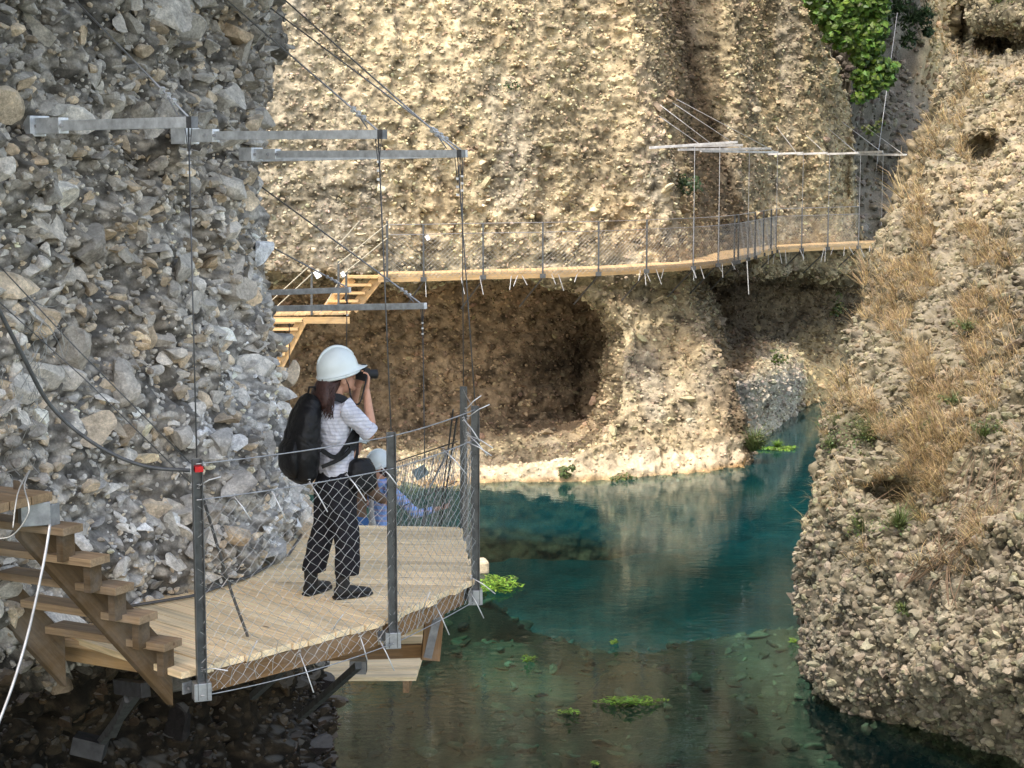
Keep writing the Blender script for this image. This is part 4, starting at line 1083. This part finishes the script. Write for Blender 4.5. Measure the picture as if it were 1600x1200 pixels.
# =================== PEOPLE ===================
M['skin']=plain_mat('skin',(.50,.27,.18),.55,.4,30,.1,.0008)
def cloth(name,colr,rough=.85,stripe=None,bd=.012,sc=7):
    m,nt,b=newmat(name); tc=nt.nodes.new('ShaderNodeTexCoord'); vec=tc.outputs['Object']
    n1=noise(nt,sc,3,.55,vec=vec,dist=1.2); c=mixc(nt,colr,ramp(nt,n1,[(.3,.75),(.7,1.15)]),1.0,'MULTIPLY')
    if stripe:
        w=nt.nodes.new('ShaderNodeTexWave'); w.bands_direction='Z'; w.inputs['Scale'].default_value=stripe[1]; w.inputs['Distortion'].default_value=1.5; w.inputs['Detail'].default_value=1; w.inputs['Detail Scale'].default_value=.6
        nt.links.new(vec,w.inputs['Vector']); c=mixc(nt,c,stripe[0],ramp(nt,w.outputs['Fac'],[(.6,0),(.85,stripe[2])]))
    nt.links.new(c,b.inputs['Base Color']); b.inputs['Roughness'].default_value=rough; b.inputs['Specular IOR Level'].default_value=.2
    bump(nt,b,n1,.9,bd); return m
M['shirt']=cloth('striped_shirt',(.62,.63,.70),.85,((.30,.31,.40),13,.4),.03,7)
M['trousers']=cloth('black_trousers',(.016,.016,.020),.85,None,.02,6)
M['pack']=cloth('black_nylon',(.010,.010,.011),.45,None,.02,8)
M['black']=plain_mat('black_rubber',(.015,.015,.016),.5)
M['hair']=plain_mat('dark_red_hair',(.045,.018,.014),.5,.5,90,.6,.006,.9)
M['helmet']=plain_mat('white_helmet',(.62,.68,.68),.3,.5,8,.05,.001,.1)
M['blue_shirt']=cloth('blue_patterned_shirt',(.26,.42,.80),.85,((.55,.40,.50),5,.6),.015,10)
M['white_top']=cloth('white_top',(.75,.77,.80)); M['brown']=cloth('brown_coat',(.17,.11,.075)); M['jeans']=cloth('blue_jeans',(.05,.12,.28))
def fuse(o,vox,sm=6,noise_=None):
    r=o.modifiers.new('fuse','REMESH'); r.mode='VOXEL'; r.voxel_size=vox; r.use_smooth_shade=True
    s=o.modifiers.new('smooth','SMOOTH'); s.iterations=sm; s.factor=.5
    if noise_:
        t=bpy.data.textures.new('folds','CLOUDS'); t.noise_scale=noise_[0]; d=o.modifiers.new('folds','DISPLACE'); d.texture=t; d.strength=noise_[1]; d.mid_level=.5
    return o
def hand(mb,w,d,side,curl=.9,s=1.0):
    """palm and five fingers; w wrist, d direction of the hand, side = direction the thumb leaves"""
    w=Vector(w); d=Vector(d).normalized(); sd=Vector(side).normalized(); n=d.cross(sd).normalized()
    mb.loft([(w,.024*s,.018*s),(w+d*.03*s,.036*s,.016*s),(w+d*.075*s,.041*s,.014*s),(w+d*.09*s,.036*s,.011*s)],12,ref=sd)
    for k,(o_,l) in enumerate(((.030,.066),(.010,.074),(-.010,.069),(-.030,.055))):
        p=w+d*.085*s+sd*o_*s; pts=[p-d*.02*s,p]; a=curl*.5; q=p
        for j,f in enumerate((.45,.32,.23)):
            dd=(d*math.cos(a)+n*math.sin(a)); q=q+dd*l*f*s*1.1; pts.append(q); a+=curl*.75
        mb.tube(pts,.0088*s,8,.0068*s)
    p=w+d*.025*s+sd*.026*s; t=(sd*.75+d*.6+n*.35).normalized(); t2=(sd*.25+d*.9+n*.45).normalized()
    mb.tube([p-sd*.01*s,p+t*.035*s,p+t*.035*s+t2*.028*s,p+t*.035*s+t2*.05*s],.0105*s,8,.008*s)
def head(mb,c,R,s=1.0):
    """head with brow, nose, lips, chin and ears; looks along local +Y of R"""
    def q(x,y,z): return Vector(c)+R@Vector((x,y,z))*s
    mb.ell(q(0,-.005,.03),.075*s,.095*s,.10*s,rot=R)
    mb.ell(q(0,.03,-.035),.055*s,.062*s,.075*s,rot=R)
    mb.ell(q(0,.092,-.005),.011*s,.018*s,.024*s,8,6,rot=R); mb.ell(q(0,.085,-.045),.024*s,.012*s,.010*s,8,6,rot=R)
    mb.ell(q(0,.07,-.09),.022*s,.02*s,.018*s,8,6,rot=R)
    for x in (-1,1):
        mb.ell(q(x*.078,-.005,-.005),.010*s,.02*s,.032*s,8,6,rot=R); mb.ell(q(x*.03,.078,.03),.02*s,.012*s,.008*s,8,6,rot=R)
def eyes(root,c,R,s=1.0):
    mb=MB(); mb.world=False
    for x in (-1,1): mb.ell(Vector(c)+R@Vector((x*.031,.083,.012))*s,.012*s,.008*s,.008*s,8,6,rot=R)
    mb.build('eye',M['black'],root,smooth=True)
def helmet(root,c,R,s=1.0):
    mb=MB(); mb.world=False; n=36; prof=[]; vs=[];fs=[]
    for i in range(13):
        a=math.pi/2*i/12; prof.append((math.sin(a),math.cos(a)))
    for i,(r_,z) in enumerate(prof):
        for k in range(n):
            t=2*math.pi*k/n; rid=1+.03*math.exp(-(math.sin(t)/.35)**2)*(1-r_*.5) 
            x=.112*r_*math.cos(t); y=.138*r_*math.sin(t); vs.append(Vector(c)+R@Vector((x,y,.135*z*rid))*s)
    for z,e in ((-.022,1.03),(-.030,1.10),(-.036,1.10),(-.036,.97)):
        for k in range(n):
            t=2*math.pi*k/n; pk=max(0,math.sin(t))**5*.055*(1 if e>1.05 else 0)
            vs.append(Vector(c)+R@Vector((.112*e*math.cos(t),(.138*e)*math.sin(t)+pk,z+(.0 if e<1.05 else -.006*max(0,math.sin(t))**3)))*s)
    m=len(vs)//n
    for i in range(m-1):
        for k in range(n): fs.append((i*n+k,(i+1)*n+k,(i+1)*n+(k+1)%n,i*n+(k+1)%n))
    mb._add(vs,fs); h=mb.build('helmet',M['helmet'],root,smooth=True)
    so=h.modifiers.new('shell','SOLIDIFY'); so.thickness=.004; sb_=h.modifiers.new('sub','SUBSURF'); sb_.levels=1; sb_.render_levels=2
    for o_,w_ in ((0,.016),):
        mb=MB(); mb.world=False; pts=[Vector(c)+R@Vector((o_,.138*math.sin(a)*.96,.139*math.cos(a)))*s for a in np.linspace(-1.15,1.15,14)]
        mb.tube(pts,.011*s,6); mb.build('helmet_ridge',M['helmet'],h,smooth=True)
    mb=MB(); mb.world=False; mb.tube([Vector(c)+R@Vector((.112*.99*math.cos(t),.138*.99*math.sin(t),-.045))*s for t in np.linspace(0,6.283,25)],.011*s,6); mb.build('headband',M['helmet'],h,smooth=True)
    return h
def L(): 
    m=MB(); m.world=False; return m
# ---- the photographer (local frame: +Y forward, +X her right) ----
WY=11.95; base=atz(524,930,DECK); base=Vector((base.x,base.y,DECK))
wm=empty('person',base,math.radians(-58)); tag(wm,'person in white helmet and striped shirt, back turned, photographing from the platform','person')
Rh=Matrix.Rotation(math.radians(13),3,'X')@Matrix.Rotation(math.radians(-6),3,'Z')
hc=(0,.055,1.455)
mb=L(); head(mb,hc,Rh,1.0); mb.loft([((0,-.01,1.25),.06,.055),((0,.01,1.32),.052,.05),((0,.03,1.40),.05,.05)],14)
Rsh=(.175,-.0,1.285); Rel=(.215,.17,1.10); Rwr=(.085,.205,1.375)
Lsh=(-.175,.01,1.285); Lel=(-.22,.22,1.12); Lwr=(-.06,.215,1.38)
for sh,el,wr in ((Rsh,Rel,Rwr),(Lsh,Lel,Lwr)):
    sh,el,wr=map(Vector,(sh,el,wr))
    mb.loft([(sh,.048,.048),(sh.lerp(el,.5),.043,.043),(el,.037,.037),(el.lerp(wr,.25),.039,.037),(el.lerp(wr,.6),.031,.029),(wr,.024,.022)],12)
hand(mb,Rwr,(-.15,.25,1),(-.9,.35,0),.95); hand(mb,Lwr,(.1,.25,1),(.9,.35,0),.95)
o=mb.build('body',M['skin'],wm); fuse(o,.0045,4); eyes(wm,hc,Rh)
mb=L(); sp=[((0,.02,.80),.155,.115),((0,.015,.86),.158,.118),((0,.01,.95),.150,.110),((0,.0,1.05),.152,.108),((0,-.015,1.15),.168,.112),((0,-.015,1.23),.172,.105),((0,-.01,1.29),.13,.085),((0,.0,1.32),.068,.062)]
mb.loft(sp,20)
for sh,el in ((Rsh,Rel),(Lsh,Lel)):
    sh=Vector(sh);el=Vector(el); i_=Vector((sh.x*.6,sh.y,sh.z-.03)); mb.loft([(i_,.075,.075),(sh,.07,.07),(sh.lerp(el,.4),.064,.062),(sh.lerp(el,.72),.062,.06),(sh.lerp(el,.9),.060,.058),(sh.lerp(el,.93),.056,.054)],14)
o=mb.build('shirt',M['shirt'],wm); fuse(o,.008,4,(.07,.03))
mb=L()
for sh,el in ((Rsh,Rel),(Lsh,Lel)):
    sh=Vector(sh);el=Vector(el); mb.loft([(sh.lerp(el,.80),.066,.064),(sh.lerp(el,.99),.066,.064)],14)
o=mb.build('sleeve_cuff',M['shirt'],wm,smooth=True,bevel=.008)
mb=L(); mb.loft([((0,.02,.86),.150,.110),((0,.02,.82),.160,.122),((0,.01,.74),.172,.138),((0,.005,.66),.170,.135),((0,.0,.60),.15,.11)],20)
for (hx,kx,ky,fx,fy) in ((.085,.105,.05,.11,.03),(-.085,-.115,-.02,-.12,-.10)):
    mb.loft([((hx,.01,.74),.09,.115),((hx,.01,.62),.092,.108),((kx,ky*.6,.45),.080,.088),((fx,(ky+fy)/2,.30),.076,.084),((fx,fy,.17),.077,.085),((fx,fy,.155),.077,.085)],18)
o=mb.build('trousers',M['trousers'],wm); fuse(o,.009,3,(.11,.024))
for fx,fy,ang in ((.11,.03,0),(-.12,-.10,.5)):
    mb=L(); ca,sa=math.cos(ang),math.sin(ang)
    def q(x,y,z): return (fx+x*ca-y*sa,fy+x*sa+y*ca,z)
    mb.loft([(q(0,-.085,.045),.030,.035),(q(0,-.06,.045),.042,.042),(q(0,.0,.048),.043,.045),(q(0,.08,.040),.049,.034),(q(0,.14,.034),.044,.026),(q(0,.175,.03),.024,.018)],14)
    mb.loft([(q(0,-.02,.05),.045,.05),(q(0,-.03,.12),.042,.048),(q(0,-.03,.19),.045,.05)],14)
    sh_=mb.build('shoe',M['black'],wm); fuse(sh_,.006,3)
    mb=L(); mb.loft([(q(0,-.092,.012),.034,.012),(q(0,-.05,.012),.046,.012),(q(0,.08,.012),.053,.012),(q(0,.15,.012),.046,.012),(q(0,.185,.014),.022,.010)],14,power=.7); mb.build('sole',M['black'],sh_,smooth=True)
hair=L(); rh=random.Random(4)
hair.loft([((0,-.005,1.47),.070,.080),((0,-.035,1.42),.088,.072),((0,-.075,1.36),.118,.06),((0,-.095,1.31),.125,.045),((0,-.10,1.27),.10,.03)],16)
for k in range(150):
    a=rh.uniform(-1.25,1.25); x=.10*math.sin(a); y=-.06*math.cos(a); e=rh.uniform(1.20,1.30); ph=rh.uniform(0,6); pts=[(x*.72,y*.9+.04,1.45)]
    for j in range(1,8):
        t=j/7; pts.append((x*(.9+.75*t)+.010*math.sin(ph+t*11),y-.045*t-.02+.012*math.cos(ph+t*9),1.45+(e-1.45)*t))
    hair.tube(pts,.0065,5,.0015)
o=hair.build('hair',M['hair'],wm,smooth=True)
helmet(wm,(0,.035,1.525),Rh@Matrix.Rotation(math.radians(0),3,'X'),1.02)
mb=L(); mb.tube([(.085,.03,1.50),(.078,.075,1.42),(.03,.11,1.365),(-.03,.11,1.365),(-.078,.075,1.42),(-.085,.03,1.50)],.004,5); mb.build('chin_strap',M['black'],wm)
def carried(name,label,cat): 
    r=empty(name,base,math.radians(-58)); tag(r,label,cat); return r
bp_=carried('backpack','large black backpack hanging low on the photographer','backpack')
mb=L(); mb.loft([((0,-.20,.80),.10,.05),((0,-.225,.83),.145,.085),((0,-.235,.95),.16,.10),((0,-.225,1.10),.155,.10),((0,-.195,1.24),.13,.085),((0,-.165,1.33),.09,.055),((0,-.15,1.36),.04,.03)],20,power=.8)
o=mb.build('bag',M['pack'],bp_); fuse(o,.009,3,(.10,.02))
mb=L(); mb.loft([((0,-.305,.84),.09,.03),((0,-.325,.90),.12,.04),((0,-.325,1.02),.115,.04),((0,-.30,1.08),.09,.025)],18,power=.7); o=mb.build('front_pocket',M['pack'],bp_,smooth=True)
for sx in (-1,1):
    mb=L(); pts=[(sx*.09,-.10,1.33),(sx*.115,-.02,1.345),(sx*.13,.07,1.28),(sx*.125,.105,1.16),(sx*.15,.08,1.05),(sx*.175,-.02,.96),(sx*.13,-.15,.90)]
    c_=curve(pts,5)
    for i in range(len(c_)-1): mb.bar(c_[i],c_[i+1],.05 if i<22 else .025,.016,up=(sx,0.2,.3),ext=.002)
    mb.build('strap',M['pack'],bp_,smooth=False)
mb=L(); c_=curve([(.17,-.17,1.02),(.168,-.06,.965),(.160,.06,1.10),(.12,.12,1.20)],6)
for i in range(len(c_)-1): mb.bar(c_[i],c_[i+1],.03,.01,up=(1,0,0),ext=.002)
mb.build('side_strap',M['pack'],bp_)
mb=L(); mb.tube([(0,-.12,1.37),(0,-.13,1.41),(0,-.17,1.41),(0,-.18,1.36)],.008,6); mb.build('grab_handle',M['pack'],bp_)
sb2=carried('shoulder_bag','small black pouch bag at the hip of the photographer','bag')
mb=L(); mb.loft([((.165,.115,.72),.05,.07),((.17,.12,.75),.07,.10),((.17,.12,.86),.065,.095),((.16,.11,.925),.045,.07),((.16,.11,.94),.02,.04)],16,power=.75); o=mb.build('bag',M['pack'],sb2); fuse(o,.008,3,(.08,.012))
mb=L(); c_=curve([(.16,.08,.93),(.15,.10,1.0),(.05,.135,1.12),(-.08,.10,1.28),(-.09,-.02,1.345)],6)
for i in range(len(c_)-1): mb.bar(c_[i],c_[i+1],.03,.008,up=(0,1,0),ext=.002)
mb.build('strap',M['pack'],sb2)
cam_=carried('camera','black camera held up to the eye of the photographer','camera')
cc=Vector((.015,.215,1.475))
mb=L(); mb.bar(cc+Vector((-.068,0,0)),cc+Vector((.068,0,0)),.045,.085); mb.bar(cc+Vector((-.02,0,.05)),cc+Vector((.02,0,.05)),.04,.03); o=mb.build('camera_body',M['black'],cam_,bevel=.006)
mb=L(); mb.tube([cc+Vector((0,.02,-.005)),cc+Vector((0,.10,-.008))],.032,16); mb.build('lens',M['black'],cam_,smooth=False)
mb=L(); c_=curve([cc+Vector((.07,0,.02)),(.125,.17,1.40),(.13,.13,1.30),(.08,.11,1.30),(.05,.10,1.38),(-.06,.19,1.47)],6); mb.tube(c_,.0055,5); mb.build('neck_strap',M['black'],cam_)
# ---- the two people on the lower landing ----
def figure(label,pos,rz,coat,legs,top=None,seed=0,arm=None,hairc='hair'):
    root=empty('person',pos,rz); tag(root,label,'person',None)
    mb=L(); hc=(0,.05,1.56); Rr=Matrix.Rotation(math.radians(-14),3,'X'); head(mb,hc,Rr); mb.loft([((0,0,1.36),.065,.06),((0,.02,1.5),.055,.055)],12)
    arms=arm or [((.19,0,1.38),(.25,.05,1.12),(.20,.24,1.02)),((-.19,0,1.38),(-.25,.05,1.12),(-.18,.25,1.02))]
    for k,(sh,el,wr) in enumerate(arms):
        sh,el,wr=map(Vector,(sh,el,wr)); mb.loft([(sh,.05,.05),(el,.038,.038),(el.lerp(wr,.4),.037,.035),(wr,.025,.023)],12); hand(mb,wr,(wr-el),(-1 if wr.x>0 else 1,0,.4),1.1)
    for sx in (-1,1): mb.loft([((sx*.09,0,.8),.07,.07),((sx*.10,.0,.1),.04,.045)],10)
    o=mb.build('body',M['skin'],root); fuse(o,.006,3); eyes(root,hc,Rr)
    mb=L(); mb.loft([((0,0,.78),.175,.125),((0,0,.95),.165,.115),((0,0,1.15),.175,.12),((0,0,1.32),.18,.11),((0,0,1.40),.13,.085),((0,.0,1.44),.07,.065)],20)
    for (sh,el,wr) in arms:
        sh,el,wr=map(Vector,(sh,el,wr)); mb.loft([(Vector((sh.x*.6,sh.y,sh.z-.03)),.075,.075),(sh,.07,.07),(el,.058,.056),(el.lerp(wr,.75),.045,.043)],14)
    o=mb.build('shirt' if coat!='brown' else 'coat',M[coat],root); fuse(o,.010,4,(.09,.02))
    if top:
        mb=L(); mb.loft([((0,.055,.80),.10,.095),((0,.06,1.0),.095,.085),((0,.06,1.2),.09,.085),((0,.05,1.34),.06,.05)],16); o=mb.build('undershirt',M[top],root,smooth=True)
    mb=L(); mb.loft([((0,0,.98),.15,.11),((0,0,.88),.17,.13),((0,0,.78),.165,.13)],18)
    for sx in (-1,1): mb.loft([((sx*.088,0,.86),.09,.11),((sx*.095,.01,.5),.075,.085),((sx*.10,0,.08),.065,.075)],16)
    o=mb.build('trousers',M[legs],root); fuse(o,.011,3,(.1,.02))
    for sx in (-1,1):
        mb=L(); mb.loft([((sx*.1,-.09,.045),.035,.035),((sx*.1,.0,.05),.045,.045),((sx*.1,.1,.035),.048,.032),((sx*.1,.17,.03),.025,.02)],12); mb.build('shoe',M['black'],root,smooth=True)
    mb=L(); mb.ell((0,-.03,1.56),.085,.09,.11); 
    for k in range(30):
        a=rh.uniform(-1.2,1.2); mb.tube([(.08*math.sin(a),-.03-.08*math.cos(a),1.58),(.09*math.sin(a),-.03-.10*math.cos(a),1.42)],.008,5,.003)
    mb.build('hair',M[hairc],root,smooth=True)
    helmet(root,(0,.03,1.63),Rr,1.05); return root
p=at(595,712,20.2); pb=Vector((p.x,p.y,LZ))
hz_=p.z-LZ; sclb=hz_/1.70
b1=figure('person in blue patterned shirt over a white top, white helmet, hand on the railing',pb,math.radians(112),'blue_shirt','jeans','white_top',1,arm=[((.19,0,1.38),(.25,.05,1.14),(.16,.24,1.05)),((-.19,0,1.38),(-.31,-.32,1.06),(-.36,-.58,1.12))])
b1.scale=(sclb,)*3
p=at(538,668,19.6); p3=Vector((p.x+.06,p.y,LZ)); s3=(p.z-LZ)/1.70
b2=figure('person in a brown coat and white helmet, mostly hidden behind the photographer',p3,math.radians(-40),'brown','jeans',None,2); b2.scale=(s3,)*3
t=at(657,737,20.0); tb=MB(); tb.bar(t+Vector((-.07,0,-.05)),t+Vector((.07,.02,.03)),.006,.13,up=(.3,0,1)); o=tb.build('flat_panel',plain_mat('grey_blue_panel',(.2,.27,.30),.4)); tag(o,'small grey blue square panel on a cable right of the blue shirt','panel')
# =================== CAMERA, SUN, SKY ===================
cam=bpy.data.cameras.new('camera'); co=bpy.data.objects.new('camera',cam); COL.objects.link(co)
cam.sensor_width=36; cam.lens=F/1600*36; cam.clip_start=.1; cam.clip_end=2000
co.location=(0,0,0); co.rotation_euler=(math.pi/2-PITCH,0,0); scene.camera=co
SUN=Vector((-.22,-.42,.88)).normalized()
l=bpy.data.lights.new('sun','SUN'); l.energy=3.6; l.angle=math.radians(.5); l.color=(1,.95,.86)
lo=bpy.data.objects.new('sun',l); COL.objects.link(lo); lo.rotation_euler=SUN.to_track_quat('Z','Y').to_euler(); lo.location=(-5,-9,30)
w=bpy.data.worlds.new('World'); scene.world=w; w.use_nodes=True; nt=w.node_tree
sk=nt.nodes.new('ShaderNodeTexSky'); sk.sky_type='NISHITA'; sk.sun_disc=False
sk.sun_elevation=math.asin(SUN.z); sk.sun_rotation=math.atan2(SUN.x,SUN.y); sk.air_density=1.0; sk.dust_density=2.0
bg=nt.nodes['Background']; bg.inputs[1].default_value=.15; tn=nt.nodes.new('ShaderNodeMix'); tn.data_type='RGBA'; tn.blend_type='MULTIPLY'; tn.inputs[0].default_value=1; nt.links.new(sk.outputs[0],tn.inputs[6]); tn.inputs[7].default_value=(4.2,3.65,3.05,1)
nt.links.new(tn.outputs[2],bg.inputs[0])
scene.view_settings.view_transform='Standard'; scene.view_settings.look='None'; scene.view_settings.exposure=0
scene.render.engine='CYCLES'; scene.cycles.max_bounces=6; scene.cycles.transparent_max_bounces=12; scene.cycles.use_denoising=True

for o_ in COL.objects:
    if 'label' in o_ and len(o_['label'].split())>16: print('LONG',len(o_['label'].split()),o_['label'])
